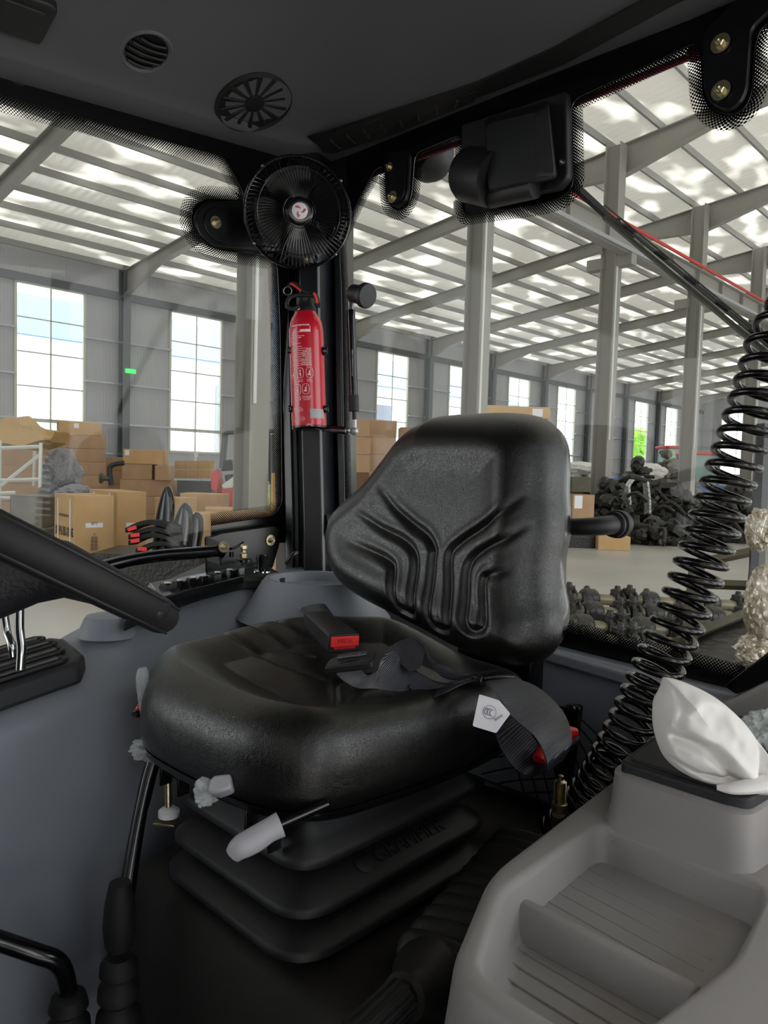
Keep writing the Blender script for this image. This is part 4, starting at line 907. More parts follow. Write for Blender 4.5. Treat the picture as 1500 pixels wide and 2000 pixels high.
# ================================================================ COILED CABLE
cb = thing('coiled_cable', 'glossy black coiled cable hanging in front of the rear glass', 'cable', PD(1150, 1560, 1.1))
ctr = [(1560, 585, .97), (1515, 660, .97), (1490, 740, .97), (1454, 850, .97), (1415, 962, .975), (1380, 1070, .98), (1343, 1172, .985), (1301, 1268, .995), (1262, 1358, 1.01), (1225, 1435, 1.03), (1195, 1492, 1.05), (1165, 1540, 1.08), (1120, 1600, 1.12), (1080, 1640, 1.15)]
cp = catmull([PD(*c) for c in ctr], 60); N = len(cp); S = [0]
for a, c in zip(cp, cp[1:]): S.append(S[-1]+(c-a).length)
pts = []; rad = .0305; turns = 39.5; tot = S[-1]; u = None
for i in range(N):
    t = (cp[min(i+1, N-1)]-cp[max(i-1, 0)]).normalized()
    if u is None: u = (RT-t*RT.dot(t)).normalized()
    u = (u-t*u.dot(t)).normalized(); v = t.cross(u); ph = 2*math.pi*turns*(S[i]/tot)**1.10
    pts.append((cp[i], u.copy(), v.copy(), ph))
hel = []
for a, c in zip(pts, pts[1:]):
    for j in range(3):
        f0 = j/3; p = a[0].lerp(c[0], f0); uu = a[1].lerp(c[1], f0); vv = a[2].lerp(c[2], f0); ph = a[3]+(c[3]-a[3])*f0
        hel.append(p+(uu*math.cos(ph)+vv*math.sin(ph))*rad)
bm = B(); tube(bm, hel, .0051, 10); mk('coil', bm, 'coil', cb, ang=180)
# ================================================================ STEERING WHEEL
sw = thing('steering_wheel', 'black padded steering wheel cut off by the left edge of the photo', 'steering wheel', (.18, .8, -.08))
wn_ = Vector((.50, -.07, .865)).normalized(); wc_ = Vector((.250, .80, -.071)); wu, wv, _ = frame(wn_); WR = .195
def wp(r, a, h=0): return wc_+(wu*math.cos(a)+wv*math.sin(a))*r+wn_*h
bm = B(); rows = []
for i in range(96):
    a = 2*math.pi*i/96; rows.append([wp(WR+.019*math.cos(q), a, .018*math.sin(q)) for q in [2*math.pi*j/18 for j in range(18)]])
rows.append(rows[0]); surf(bm, rows, True); rim = mk('rim', bm, 'rubber', sw, ang=180)
bm = B()
for s in (-1, 1): 
    rr_ = [wp(WR+.0135, 2*math.pi*i/96, s*.0132) for i in range(97)]; tube(bm, rr_, .0016, 6, cap=False)
mk('rim_seam', bm, 'black_plastic', rim)
rows = []
for x, y, d_, hu, hw in ((322, 1192, .70, .010, .018), (280, 1178, .70, .017, .022), (230, 1156, .70, .021, .024), (180, 1132, .70, .023, .026), (130, 1112, .70, .027, .028), (70, 1112, .70, .033, .03), (0, 1122, .69, .042, .032), (-90, 1130, .68, .05, .035), (-200, 1120, .67, .055, .04)):
    c = PD(x, y, d_); rows.append([c+UP*hu*math.sin(q)+(FW*.8+RT*.1)*hw*math.cos(q) for q in [2*math.pi*j/18 for j in range(18)]])
bm = B(); loft(bm, rows); mk('spoke', bm, 'spoke_skin', sw, ang=90)
for a in (math.atan2((Vector((.2, 1.6, 0))-wc_).dot(wv), (Vector((.2, 1.6, 0))-wc_).dot(wu)), math.atan2((Vector((-.6, .6, 0))-wc_).dot(wv), (Vector((-.6, .6, 0))-wc_).dot(wu))):
    bm = B(); tube(bm, [wp(.03, a, -.05), wp(.1, a, -.03), wp(.185, a, -.004)], [.03, .022, .014], 12, 4); mk('spoke', bm, 'spoke_skin', sw)
bm = B(); lathe(bm, wp(0, 0, -.075), wn_, [(.05, 0), (.062, .02), (.06, .045), (.045, .055), (.001, .058)], 32); mk('hub', bm, 'black_plastic', sw)
bm = B(); cyl(bm, wp(0, 0, -.07), wp(0, 0, -.75)-Vector((.12, 0, 0)), .03); cyl(bm, wp(0, 0, -.13), wp(0, 0, -.5)-Vector((.08, 0, 0)), .055, .07); mk('steering_column', bm, 'black_plastic', sw)
# ================================================================ LEVER GUIDE with chrome levers (front right)
lg = thing('lever_guide', 'dark slotted lever guide on the moulded cover below the steering wheel', 'lever guide', PY(80, 1360, 1.15))
gp = [PY(162, 1330, 1.16), PY(165, 1300, 1.19), PZ(118, 1243, -.335), PZ(85, 1236, -.34), PZ(-150, 1330, -.40), PZ(-160, 1530, -.43), PY(0, 1392, 1.14)]
top = [Vector((.515, 1.19, -.330)), Vector((.54, 1.22, -.327)), Vector((.555, 1.33, -.323)), Vector((.54, 1.36, -.323)), Vector((.30, 1.38, -.355)), Vector((.0, 1.38, -.41)), Vector((.0, 1.19, -.425)), Vector((.25, 1.19, -.385)), Vector((.40, 1.19, -.349))]
bm = B(); loft(bm, [[p-Vector((0, -.0, .036))+Vector((.004, -.012 if p.y < 1.2 else 0, 0)) for p in top], top]); mk('guide_body', bm, 'dark_plastic', lg, bevel=.008, seg=3)
for k, (y0, x1) in enumerate(((1.215, .495), (1.26, .51), (1.305, .515), (1.345, .51))):
    def gz(x, y): 
        return -.322-max(0, .53-x)*.155-(1.36-y)*.04+.006
    P0 = [Vector((x, y0, gz(x, y0)-.006)) for x in (x1, .42, .33, .2, .05)]
    bm = B(); tube(bm, P0, .011, 10, 3, sy=.75); mk('slot', bm, 'enamel', lg)
    bm = B(); 
    for s in (-1, 1): tube(bm, [p+Vector((0, s*.014, .004)) for p in P0], .0035, 8, 3)
    tube(bm, [P0[0]+Vector((.0, -.014, .004)), P0[0]+Vector((.012, 0, .005)), P0[0]+Vector((0, .014, .004))], .0035, 8, 4)
    mk('slot_lip', bm, 'dark_plastic', lg)
for l, q, m in (('curved chrome lever at the left edge, standing in the lever guide', [(8, 1195, 1.18), (14, 1235, 1.18), (22, 1258, 1.17), (25, 1282, 1.17)], 1), ('dark chrome lever standing in the lever guide under the wheel spoke', [(38, 1185, 1.02), (38, 1230, 1.02), (42, 1265, 1.02), (40, 1307, 1.02)], 2)):
    t = thing('chrome_lever', l, 'lever', PD(*q[-1])); bm = B(); tube(bm, [PD(*p) for p in q], .0062, 16, 5); mk('lever_rod', bm, 'chrome', t)
    bm = B(); bmesh.ops.create_uvsphere(bm, u_segments=16, v_segments=12, radius=.014, matrix=Matrix.Translation(PD(*q[0])+Vector((0, 0, .02)))); mk('lever_knob', bm, 'black_plastic', t)
# ================================================================ SWITCH PANEL
sp_ = thing('switch_panel', 'black switch panel with a row of rocker switches on the grey console', 'switch panel', PZ(450, 1130, -.25))
def zp(px, py, z=-.232): return PZ(px, py, z)
Q = [zp(250, 1165, -.272), zp(397, 1101, -.245), zp(455, 1084, -.235), zp(524, 1106, -.235), zp(560, 1124, -.237), zp(555, 1130, -.238), zp(473, 1135, -.246), zp(397, 1154, -.256), zp(331, 1176, -.266), zp(240, 1215, -.28)]
bm = B(); prism(bm, rounded(Q, .012, 4), (0, 0, -.018)); mk('panel_body', bm, 'black_plastic', sp_, bevel=.004, seg=3)
Q = [zp(290, 1138, -.245), zp(462, 1108, -.226), zp(476, 1124, -.229), zp(316, 1166, -.250)]
bm = B(); prism(bm, Q, (0, 0, -.016)); mk('switch_bezel', bm, 'black_gloss', sp_, bevel=.002)
for i, (x, y) in enumerate(((327, 1138), (352, 1133), (378, 1128), (403, 1125), (426, 1117), (450, 1112))):
    c = zp(x, y, -.226+.00012*(x-390)); ax = (zp(450, 1112)-zp(327, 1138)).normalized(); ay = Vector((0, 0, 1)).cross(ax)
    bm = B(); w = .014; prism(bm, [c+ay*.022+ax*0+Vector((0, 0, -.014)), c+ay*.018+Vector((0, 0, -.002)), c-ay*.002+Vector((0, 0, -.006)), c-ay*.020+Vector((0, 0, .004)), c-ay*.022+Vector((0, 0, -.014))], ax*w*1.7)
    sw_ = mk('rocker_switch', bm, 'black_gloss', sp_, bevel=.0015)
    bm = B(); lathe(bm, c+ax*w*.85+ay*.009+Vector((0, 0, -.003)), Vector((0, 0, 1)), [(.0068, 0), (.0062, .002)], 20); mk('switch_symbol', bm, 'red_paint' if i == 2 else 'white_plastic', sw_)
sk = thing('lighter_plug', 'small black cigarette-lighter knob with metal collar on the switch panel', 'knob', zp(511, 1119))
c = zp(511, 1117, -.230)
bm = B(); lathe(bm, c, (0, 0, 1), [(.020, 0), (.019, .003), (.014, .006)], 32); mk('metal_collar', bm, 'chrome', sk)
bm = B(); lathe(bm, c+Vector((0, 0, .004)), (0, 0, 1), [(.0105, 0), (.0095, .016), (.012, .022), (.0125, .032), (.010, .035)], 28); mk('knob_head', bm, 'black_gloss', sk)
bm = B(); c = zp(488, 1104, -.226); lathe(bm, c, (0, 0, 1), [(.020, 0), (.020, .004), (.015, .006), (.001, .005)], 28); mk('socket_cap', bm, 'black_plastic', sp_)
# ================================================================ GRAB BAR and its bracket
gb = thing('grab_bar', 'glossy black tubular bar running left from the bracket above the switches', 'bar', PD(420, 1077, 1.5))
bm = B(); tube(bm, [PD(-60, 1200, 1.25), PD(120, 1133, 1.33), PD(230, 1100, 1.40), PD(300, 1087, 1.45), PD(370, 1081, 1.50), PD(425, 1076, 1.535)], .0125, 24, 6); mk('bar_tube', bm, 'black_gloss', gb)
bm = B(); a0 = PD(423, 1076, 1.535); lathe(bm, a0, PD(440, 1075, 1.55)-a0, [(.0165, 0), (.0175, .003), (.0175, .010), (.014, .014)], 28); mk('bar_collar', bm, 'black_gloss', gb)
bolt(gb, PD(437, 1068, 1.52), PD(437, 1068, 1.50)-PD(430, 1067, 1.52)+Vector((0, -.02, 0)), .0075)
br = plate('pillar_bracket', 'black flat steel bracket with a large washer, left of the pillar foot', [(398, 1048), (412, 1046), (430, 1040), (530, 1026), (543, 1030), (544, 1062), (530, 1110), (470, 1120), (400, 1120)], PY, YL-.03, (0, -.006, 0), 'black_paint', .006)
bolt(br, PY(528, 1055, YL-.037), (0, -1, 0), .0085)
bm = B(); prism(bm, [PD(402, 1046, 1.58), PD(428, 1060, 1.53), PD(430, 1105, 1.53), PD(404, 1096, 1.58)], (.004, 0, 0)); mk('bracket_lip', bm, 'black_paint', br, bevel=.002)
bm = B(); tube(bm, [PD(450, 1072, 1.55), PD(462, 1068, 1.57), PD(474, 1060, 1.6)], .003, 8, 4); tube(bm, [PD(452, 1078, 1.56), PD(452, 1088, 1.56)], .005, 10); mk('bracket_hook', bm, 'black_gloss', br)
nt = thing('brass_fitting', 'small brass hex fitting standing beside the switch panel', 'fitting', PD(476, 1090, 1.57))
bm = B(); c = PD(476, 1090, 1.56); lathe(bm, c, (0, 0, 1), [(.009, 0), (.009, .010), (.006, .012), (.006, .018), (.008, .019), (.008, .026), (.005, .03)], 6); mk('fitting_body', bm, 'zinc', nt, bevel=.0008)
bm = B(); lathe(bm, c-Vector((0, 0, .008)), (0, 0, 1), [(.016, 0), (.016, .006), (.010, .009)], 24); mk('fitting_base', bm, 'black_gloss', nt)
bm = B(); tube(bm, [PD(558, 1102, 1.62), PD(566, 1092, 1.62), PD(573, 1083, 1.62), PD(578, 1080, 1.63)], [.004, .005, .005, .006], 10, 3); tag(mk('latch_lever', bm, 'black_gloss'), 'thin glossy black latch lever at the foot of the pillar', 'lever')
# latch block at pillar seen behind the backrest
bm = B(); prism(bm, rounded([PX(636, 1010, XR-.06), PX(650, 1004, XR-.06), PX(656, 1040, XR-.06), PX(640, 1070, XR-.06)], .004, 3), (-.02, 0, 0)); tag(mk('door_latch', bm, 'black_gloss', bevel=.002), 'black latch block peeping out left of the backrest', 'latch')
# ================================================================ WRAPPED LEVER left of the seat
wv_ = thing('wrapped_lever', 'black gear lever with clear-film wrapped knob left of the seat front', 'lever', PD(250, 1960, .98))
bm = B(); tube(bm, [PD(306, 1470, 1.10), PD(290, 1520, 1.09), PD(268, 1620, 1.06), PD(245, 1760, 1.02), PD(236, 1840, 1.0)], [.011, .0115, .0105, .012, .013], 16, 5); mk('lever_rod', bm, 'black_gloss', wv_)
bm = B(); tube(bm, [PD(322, 1470, 1.12), PD(328, 1530, 1.12), PD(329, 1590, 1.12)], .0052, 12); mk('brass_rod', bm, 'zinc', wv_)
bm = B(); lathe(bm, PD(330, 1588, 1.12), (0, 0, 1), [(.016, -.004), (.016, .004), (.011, .008), (.008, .010)], 24); mk('rod_bush', bm, 'white_plastic', wv_)
bm = B(); prism(bm, [PD(298, 1608, 1.10), PD(312, 1596, 1.13), PD(345, 1594, 1.14), (PD(340, 1612, 1.10))], (0, 0, -.004)); mk('rod_plate', bm, 'zinc', wv_, bevel=.001)
bm = B(); tube(bm, [PD(322, 1480, 1.10), PD(318, 1445, 1.10), PD(300, 1430, 1.10)], [.008, .017, .012], 14, 4); mk('lever_knob', bm, 'red_plastic', wv_)
bm = B(); blob(bm, PD(297, 1462, 1.08), (.028, .026, .014), 4, .45, 3, 4); tube(bm, [PD(304, 1458, 1.08), PD(293, 1405, 1.085), PD(280, 1330, 1.09), PD(278, 1305, 1.09)], [.008, .012, .011, .006], 12, 5)
mk('film_wrap', bm, 'film', wv_)
bm = B(); c = PD(233, 1850, 1.0); lathe(bm, c+Vector((0, 0, .09)), (0, 0, -1), [(.014, 0), (.020, .03), (.022, .06), (.019, .085), (.017, .09)], 24); lathe(bm, c-Vector((0, 0, .012)), (0, 0, -1), [(.017, 0), (.025, .010), (.026, .022), (.017, .030), (.027, .042), (.028, .056), (.018, .066), (.029, .080), (.031, .095), (.02, .105), (.035, .12), (.036, .15)], 28); mk('rubber_boot', bm, 'rubber', wv_)
rl = thing('red_tipped_lever', 'short black lever end with a red tip, left of the cushion corner', 'lever', PD(272, 1392, 1.13))
bm = B(); tube(bm, [PD(262, 1396, 1.12), PD(275, 1390, 1.13), PD(300, 1384, 1.15)], [.006, .0105, .009], 14, 5, sy=.8); mk('lever_grip', bm, 'black_gloss', rl)
bm = B(); tube(bm, [PD(267, 1386, 1.112), PD(274, 1381, 1.115), PD(282, 1378, 1.12)], [.003, .006, .005], 10, 3); mk('red_tip', bm, 'red_paint', rl)
bl = thing('bent_lever', 'dark bent lever with ribbed boot in the bottom left corner', 'lever', PD(135, 1960, 1.0))
bm = B(); tube(bm, [PD(-60, 1820, .95), PD(0, 1838, .96), PD(70, 1862, .97), PD(108, 1876, .98), PD(125, 1900, .99), PD(133, 1940, 1.0)], .0125, 16, 6); mk('lever_rod', bm, 'black_gloss', bl)
bm = B(); c = PD(134, 1936, 1.0); lathe(bm, c, (0, 0, -1), [(.014, 0), (.022, .006), (.026, .022), (.018, .030), (.028, .044), (.030, .060), (.02, .07), (.034, .10), (.038, .16)], 28); mk('rubber_boot', bm, 'rubber', bl)
# ================================================================ HAND BRAKE with ribbed gaiter (between seat and tray)
hb = thing('hand_brake', 'black hand brake with a ribbed rubber gaiter between seat base and tray', 'hand brake', PD(850, 1900, .9))
g0 = PD(1030, 1680, 1.05); g1 = PD(838, 1915, .78); bm = B(); rows = []; n = 11
axg = (g1-g0); L_ = axg.length; axg.normalize(); gu = (RT-axg*RT.dot(axg)).normalized(); gv = axg.cross(gu)
for i in range(n*10+1):
    s = i/(n*10); ph = (s*n) % 1; e = .5-.5*math.cos(2*math.pi*ph); k = 1-.12*s; w = (.046+.006*e**.6)*k; h = (.036+.012*e**.6)*k
    c = g0+axg*L_*s; rows.append([c+gu*w*math.copysign(abs(math.cos(q))**.6, math.cos(q))+gv*h*math.copysign(abs(math.sin(q))**.6, math.sin(q)) for q in [2*math.pi*j/28 for j in range(28)]])
loft(bm, rows); mk('ribbed_gaiter', bm, 'rubber_brown', hb, ang=180)
bm = B(); q0 = PD(832, 1918, .77); q1 = PD(775, 1958, .71); lathe(bm, q0, q1-q0, [(.042, -.02), (.040, .0), (.026, .030), (.023, .034), (.023, .055), (.018, .06)], 28); mk('gaiter_collar', bm, 'rubber_brown', hb)
bm = B(); a = PD(785, 1945, .71); c = PD(690, 2035, .66)
tube(bm, [a, a.lerp(c, .5), c], .016, 16); 
for k in range(12):
    q = 2*math.pi*k/12; u1, v1, _ = frame(c-a); o_ = (u1*math.cos(q)+v1*math.sin(q))*.0165; tube(bm, [a+o_, c+o_], .0022, 6)
mk('brake_grip', bm, 'rubber', hb)
# ================================================================ NET POCKET on the rear panel, adjuster screw
np_ = thing('net_pocket', 'black elastic net pocket in a frame behind the seat on the rear panel', 'net pocket', PX(1000, 1560, XR-.08))
XN = XR-.07
bm = B(); prism(bm, rounded([PX(1110, 1372, XN), PX(1141, 1376, XN), PX(1112, 1590, XN-.02), PX(1082, 1596, XN-.02)], .008, 4), (-.014, 0, 0)); mk('frame_post', bm, 'black_paint', np_, bevel=.003)
bm = B(); tube(bm, [PX(1112, 1384, XN-.014), PX(1050, 1372, XN-.014), PX(960, 1352, XN-.014)], .003, 8, 3); mk('frame_cord', bm, 'black_paint', np_); bm = B(); tube(bm, [PX(950, 1530, XN-.014), PX(1030, 1560, XN-.014), PX(1100, 1592, XN-.014)], .008, 8, 3); mk('frame_rail', bm, 'black_paint', np_)
bm = B()
for k in range(9):
    x0 = 940+24*k; tube(bm, [PX(x0, 1370+k*4, XN-.01), PX(x0+60, 1470, XN-.004), PX(x0+95, 1600, XN-.01)], .0017, 6, 4)
for k in range(9):
    y0 = 1400+26*k; tube(bm, [PX(940, y0+8, XN-.008), PX(1010, y0-6, XN-.002), PX(1108, y0-10, XN-.008)], .0017, 6, 4)
mk('net', bm, 'rubber', np_)
bm = B(); lathe(bm, PX(1121, 1384, XN-.014), (-1, 0, 0), [(.004, 0), (.003, .003)], 12); mk('frame_screw', bm, 'steel', np_)
ad = thing('adjuster_screw', 'brass-coloured threaded screw standing behind the seat, right of the net', 'screw', PD(1093, 1590, 1.04))
bm = B(); c = PD(1093, 1568, 1.04); top_ = PD(1094, 1522, 1.04); L_ = (top_-c).length; prof = [(.011, -.012), (.011, 0), (.0085, .001)]
for k in range(20): h = .002+L_*.9*k/20; prof += [(.0072, h), (.0088, h+L_*.0225)]
prof += [(.004, L_), (.004, L_+.006), (.002, L_+.007)]
lathe(bm, c, (0, 0, 1), prof, 24); mk('thread', bm, 'zinc', ad)
bm = B(); cyl(bm, PD(1091, 1590, 1.05), PD(1084, 1710, 1.1), .009); mk('screw_shank', bm, 'parts_olive', ad)
# ================================================================ LEFT CONSOLE with tray
con = thing('tray_console', 'grey moulded side console with a deep two-level tray in the near right corner', 'console', PZ(1200, 1900, -.9))
ZT = -.42
def T(x, y, z=ZT): return PZ(x, y, z)
oc = [T(960, 1702), T(888, 1872), T(905, 1925), T(1180, 2110), T(1420, 2140), T(1700, 1940), T(1900, 1700), T(1720, 1560), T(1500, 1480), (T(1247, 1487))]
ic_ = [T(1172, 1608), T(984, 1738), T(936, 1885), T(962, 1916), T(1190, 2060), T(1262, 2005), T(1435, 1870), T(1494, 1755), T(1488, 1730)]
No = 140
def al(loop, n, start):   # resample by angle about a shared centre so that both loops pair up
    return loop
def byang(P, c, n):
    out = []
    for i in range(n):
        a = 2*math.pi*i/n; d = Vector((math.cos(a), math.sin(a))); best = None
        for p, q in zip(P, P[1:]+P[:1]):
            e = Vector((q.x-p.x, q.y-p.y)); w = Vector((p.x-c.x, p.y-c.y)); det = d.x*(-e.y)+d.y*e.x
            if abs(det) < 1e-12: continue
            t = (w.x*(-e.y)+w.y*e.x)/det; s = (d.x*w.y-d.y*w.x)/det
            if t > 0 and -1e-6 <= s <= 1+1e-6 and (best is None or t > best): best = t
        out.append(Vector((c.x+d.x*best, c.y+d.y*best, 0)))
    return out
cI = sum(ic_, Vector())/len(ic_)
inn = byang(rounded(ic_, .018, 6), cI, No); out_ = byang(rounded(oc, .03, 6), cI, No)
def lv(P, z, k=0, dz=None): return [Vector((p.x+(p.x-cI.x)/max((Vector((p.x, p.y))-Vector((cI.x, cI.y))).length, 1e-6)*k, p.y+(p.y-cI.y)/max((Vector((p.x, p.y))-Vector((cI.x, cI.y))).length, 1e-6)*k, z)) for p in P]
bm = B(); loft(bm, [lv(out_, -1.10, .02), lv(out_, -.50, .012), lv(out_, -.438, .004), lv(out_, -.428, .002), lv(out_, ZT-.002, -.002), lv(out_, ZT, -.008),
                    lv(inn, ZT, .009), lv(inn, ZT, .006), lv(inn, ZT-.0015, .002), lv(inn, ZT-.006, -.001), lv(inn, ZT-.008, -.0015), lv(inn, ZT-.044, -.0105), lv(inn, ZT-.047, -.0115), lv(inn, ZT-.053, -.015), lv(inn, ZT-.055, -.021), lv(inn, ZT-.055, -.023)])
mk('console_body', bm, 'grey_plastic', con, ang=75)
# raised floor level, ridge, ribs
dv = (T(1350, 1925)-T(990, 1737)).normalized(); a = T(992, 1742, ZT-.012); b_ = T(1348, 1915, ZT-.012); pr = Vector((dv.y, -dv.x, 0)); 
if pr.x < 0: pr = -pr
bm = B()
a0 = T(984, 1752, ZT-.024)-dv*.012; e0 = T(1340, 1932, ZT-.024)+dv*.006
sec = lambda o_: [o_-pr*.012+Vector((0, 0, -.033)), o_-pr*.004+Vector((0, 0, -.004)), o_+Vector((0, 0, .002)), o_+pr*.010+Vector((0, 0, .003)), o_+pr*.018+Vector((0, 0, -.002)), o_+pr*.030+Vector((0, 0, -.018)), o_+pr*.030+Vector((0, 0, -.033))]
loft(bm, [sec(a0), sec(a0.lerp(e0, .5)), sec(e0)]); mk('tray_divider', bm, 'grey_plastic', con, bevel=.003, seg=3)
bm = B()
fl = [T(1004, 1770, ZT-.04), T(1150, 1660, ZT-.04), T(1500, 1818, ZT-.04), T(1450, 1910, ZT-.04), T(1352, 1968, ZT-.04)]
prism(bm, fl, (0, 0, -.018)); mk('upper_tray_floor', bm, 'grey_plastic', con)
bm = B()
for k in range(5):
    f0 = (k+.6)/6; p = T(1030, 1755, ZT-.04).lerp(T(1158, 1670, ZT-.04), f0); q = T(1352, 1940, ZT-.04).lerp(T(1460, 1815, ZT-.04), f0)
    tube(bm, [p.lerp(q, .03)+Vector((0, 0, -.0006)), p.lerp(q, .97)+Vector((0, 0, -.0006))], .0016, 6)
for k in range(3):
    o1 = a0-pr*(.02+.022*k)+Vector((0, 0, -.0305)); tube(bm, [o1+dv*.025, o1+dv*.26], .0016, 6)
mk('floor_ribs', bm, 'grey_plastic', con)
# raised storage box and lid
bo = [(.822, .408), (.822, .262), (.835, .245), (1.16, .20), (1.16, .43)]
bm = B(); loft(bm, [[Vector((x, y, z)) for x, y in [(p.x, p.y) for p in rounded([(px_-e if px_ < 1 else px_, (py_+e if py_ > .3 else py_-e), 0) for px_, py_ in bo], .03, 6)]] for z, e in ((-.50, .012), (-.435, .010), (-.418, .004), (-.40, 0), (-.36, -.002), (-.355, -.008))])
mk('storage_box', bm, 'grey_plastic', con)
ld = [(.832, .396), (.832, .268), (.842, .25), (1.13, .215), (1.13, .418)]
bm = B(); P = rounded([(x, y, 0) for x, y in ld], .012, 5); loft(bm, [[Vector((p.x, p.y, -.360)) for p in P], [Vector((p.x, p.y, -.343)) for p in P]]); mk('box_lid', bm, 'dark_plastic', con, bevel=.004, seg=3)
bm = B(); P = rounded([(x+(.97-x)*.07, y+(.33-y)*.12, 0) for x, y in ld], .012, 5); loft(bm, [[Vector((p.x, p.y, -.345)) for p in P], [Vector((p.x, p.y, -.340)) for p in P]]); mk('lid_panel', bm, 'dark_plastic', con, bevel=.002)
# near rear sill (grey) and black glass seal at the lower right corner
bm = B(); p0_ = PX(1345, 1415, XR-.06); p1_ = PX(1500, 1345, XR-.10); loft(bm, [[p+Vector((a_, 0, b_)) for a_, b_ in ((.12, -.12), (.12, .0), (.05, .012), (.0, .008), (-.015, -.01), (-.02, -.12))] for p in (p0_, p1_, Vector((XR-.12, -.04, p1_.z+.05)))]); st(mk('rear_quarter_sill', bm, 'grey_plastic', bevel=.01, seg=3))
bm = B(); prism(bm, [PX(1422, 1335, XR-.04), PX(1505, 1272, XR-.04), PX(1620, 1190, XR-.04), PX(1620, 1330, XR-.04), PX(1500, 1330, XR-.04), PX(1445, 1352, XR-.04)], (-.02, 0, 0)); st(mk('quarter_post', bm, 'black_gloss', bevel=.003))
# ================================================================ WHITE CLOTH BUNDLE on the lid
cl_ = thing('white_cloth_bundle', 'white fabric wrap bundled over a handle on the black box lid', 'cloth', PD(1390, 1520, .82))
bm = B(); cc = PD(1385, 1440, .845); outl = [(1297, 1322), (1330, 1330), (1390, 1358), (1440, 1400), (1478, 1450), (1502, 1490), (1505, 1530), (1470, 1543), (1420, 1536), (1360, 1520), (1320, 1500), (1292, 1470), (1277, 1420), (1278, 1370), (1290, 1345)]
P = catmull([PD(x, y, .845) for x, y in outl+[outl[0]]], 14)[:-1]
cen = PD(1380, 1440, .845)
def uvp(p): r_ = p/p.dot(FW); return (r_.dot(RT)*F+750, 1000-r_.dot(UP)*F)
FOLD = [(-.013, 9, [(1300, 1425), (1345, 1440), (1385, 1478), (1432, 1528)]), (.008, 12, [(1310, 1400), (1360, 1420), (1410, 1470), (1455, 1525)]), (.006, 11, [(1285, 1390), (1340, 1352), (1400, 1362), (1450, 1400)]),
        (-.008, 7, [(1462, 1440), (1450, 1480), (1447, 1525)]), (.006, 8, [(1475, 1450), (1466, 1490), (1470, 1530)]), (-.009, 6, [(1300, 1470), (1340, 1492), (1385, 1500), (1440, 1508)]), (.005, 8, [(1290, 1450), (1310, 1478), (1370, 1512)]), (-.006, 6, [(1300, 1330), (1310, 1360), (1300, 1400)])]
front = []
SS = [(math.sin(t_)) for t_ in np.linspace(.02, math.pi/2, 34)]
for s, h in [(q, -.052*math.sqrt(max(0, 1-q**2.3))) for q in SS]+[(.95, .012), (.7, .03), (.3, .04), (.02, .042)]:
    lp = []
    Q2 = [cen+(p-cen)*s for p in P]; UV = np.array([uvp(q) for q in Q2]); dd = np.zeros(len(P))
    if h <= 0:
        for am, wd, pl in FOLD:
            ds, _ = segd(UV, [tuple(x_) for x_ in pl[:-1]], [tuple(x_) for x_ in pl[1:]]); dd += am*np.exp(-(ds/wd)**2)
    for q, e_ in zip(Q2, dd):
        n1 = noise.noise(q*30)*.006+noise.noise(q*75+Vector((3, 1, 2)))*.0025
        lp.append(q+FW*(h+(n1-e_)*(min(1, (1-s)*8) if h <= 0 else 0)))
    front.append(lp)
loft(bm, front)
mk('cloth', bm, 'cloth_white', cl_, ang=180)
bm = B(); tube(bm, [PD(1500, 1530, .80), PD(1470, 1535, .79), PD(1430, 1540, .785), PD(1400, 1538, .79)], [.014, .012, .009, .004], 12, 5, sy=.6); mk('gathered_hem', bm, 'cloth_white', cl_)
bm = B(); blob(bm, PD(1492, 1420, .90), (.035, .022, .018), 9, .5, 3, 4); tag(mk('clear_film_scrap', bm, 'film'), 'crumpled clear plastic film behind the white cloth at the right edge', 'plastic film')
# ================================================================ WAREHOUSE CONTENTS
def ground(px, py): return PZ(px, py, ZF)
def carton(px, pyb, d, w, dep, h, yaw, label, m='carton', base=None, group=None, sticker=None, tape=True, name='carton', z=None, grounded=True):
    """px = centre pixel; pyb = bottom pixel (or z given); d = depth; yaw relative to the camera heading"""
    c = PD(px, pyb, d)
    if z is not None: c = PD(px, 900, d); c.z = z
    elif c.z-ZF < .06 or grounded: h += c.z-ZF; c.z = ZF
    R = RZ(YAW-math.pi/2+math.radians(yaw))
    t = thing(name, label, 'carton', c, group); bm = B(); box(bm, c+Vector((0, 0, h/2)), (w, dep, h), R); mk('carton_body', bm, m, t, bevel=.01, smooth=False)
    if tape:
        bm = B(); box(bm, c+Vector((0, 0, h+.002)), (w*.98, .06, .004), R); box(bm, c+Vector((0, 0, h*.93))+R@Vector((-w/2-.002, 0, 0)), (.004, .06, h*.14), R); mk('packing_tape', bm, 'carton_light', t, smooth=False)
    if sticker:
        sx, sz, sw, sh_ = sticker; bm = B(); box(bm, c+R@Vector((sx*w, -dep/2-.004, sz*h)), (sw, .006, sh_), R); lab(mk('sticker', bm, 'white_card', t, smooth=False), 'white paper sticker')
    return t, c, R
def stack(px, d, z0, sizes, yaw, labels, group, mats=None, stickers=None):
    """sizes bottom to top: (w, dep, h, dx)"""
    z = z0
    for i, (w, dep, h, dx) in enumerate(sizes):
        carton(px+dx, 0, d, w, dep, h, yaw+random.uniform(-3, 3), labels[i], (mats or {}).get(i, 'carton'), group=group, sticker=(stickers or {}).get(i), z=z); z += h+.004
def zat(py, px, d): return PD(px, py, d).z
ORD = ['topmost', 'second from the top', 'third from the top', 'fourth from the top', 'fifth from the top', 'sixth from the top', 'seventh from the top', 'eighth from the top']
def labs(n, where): return ['carton %s in the %s' % (ORD[n-1-i], where) for i in range(n)]
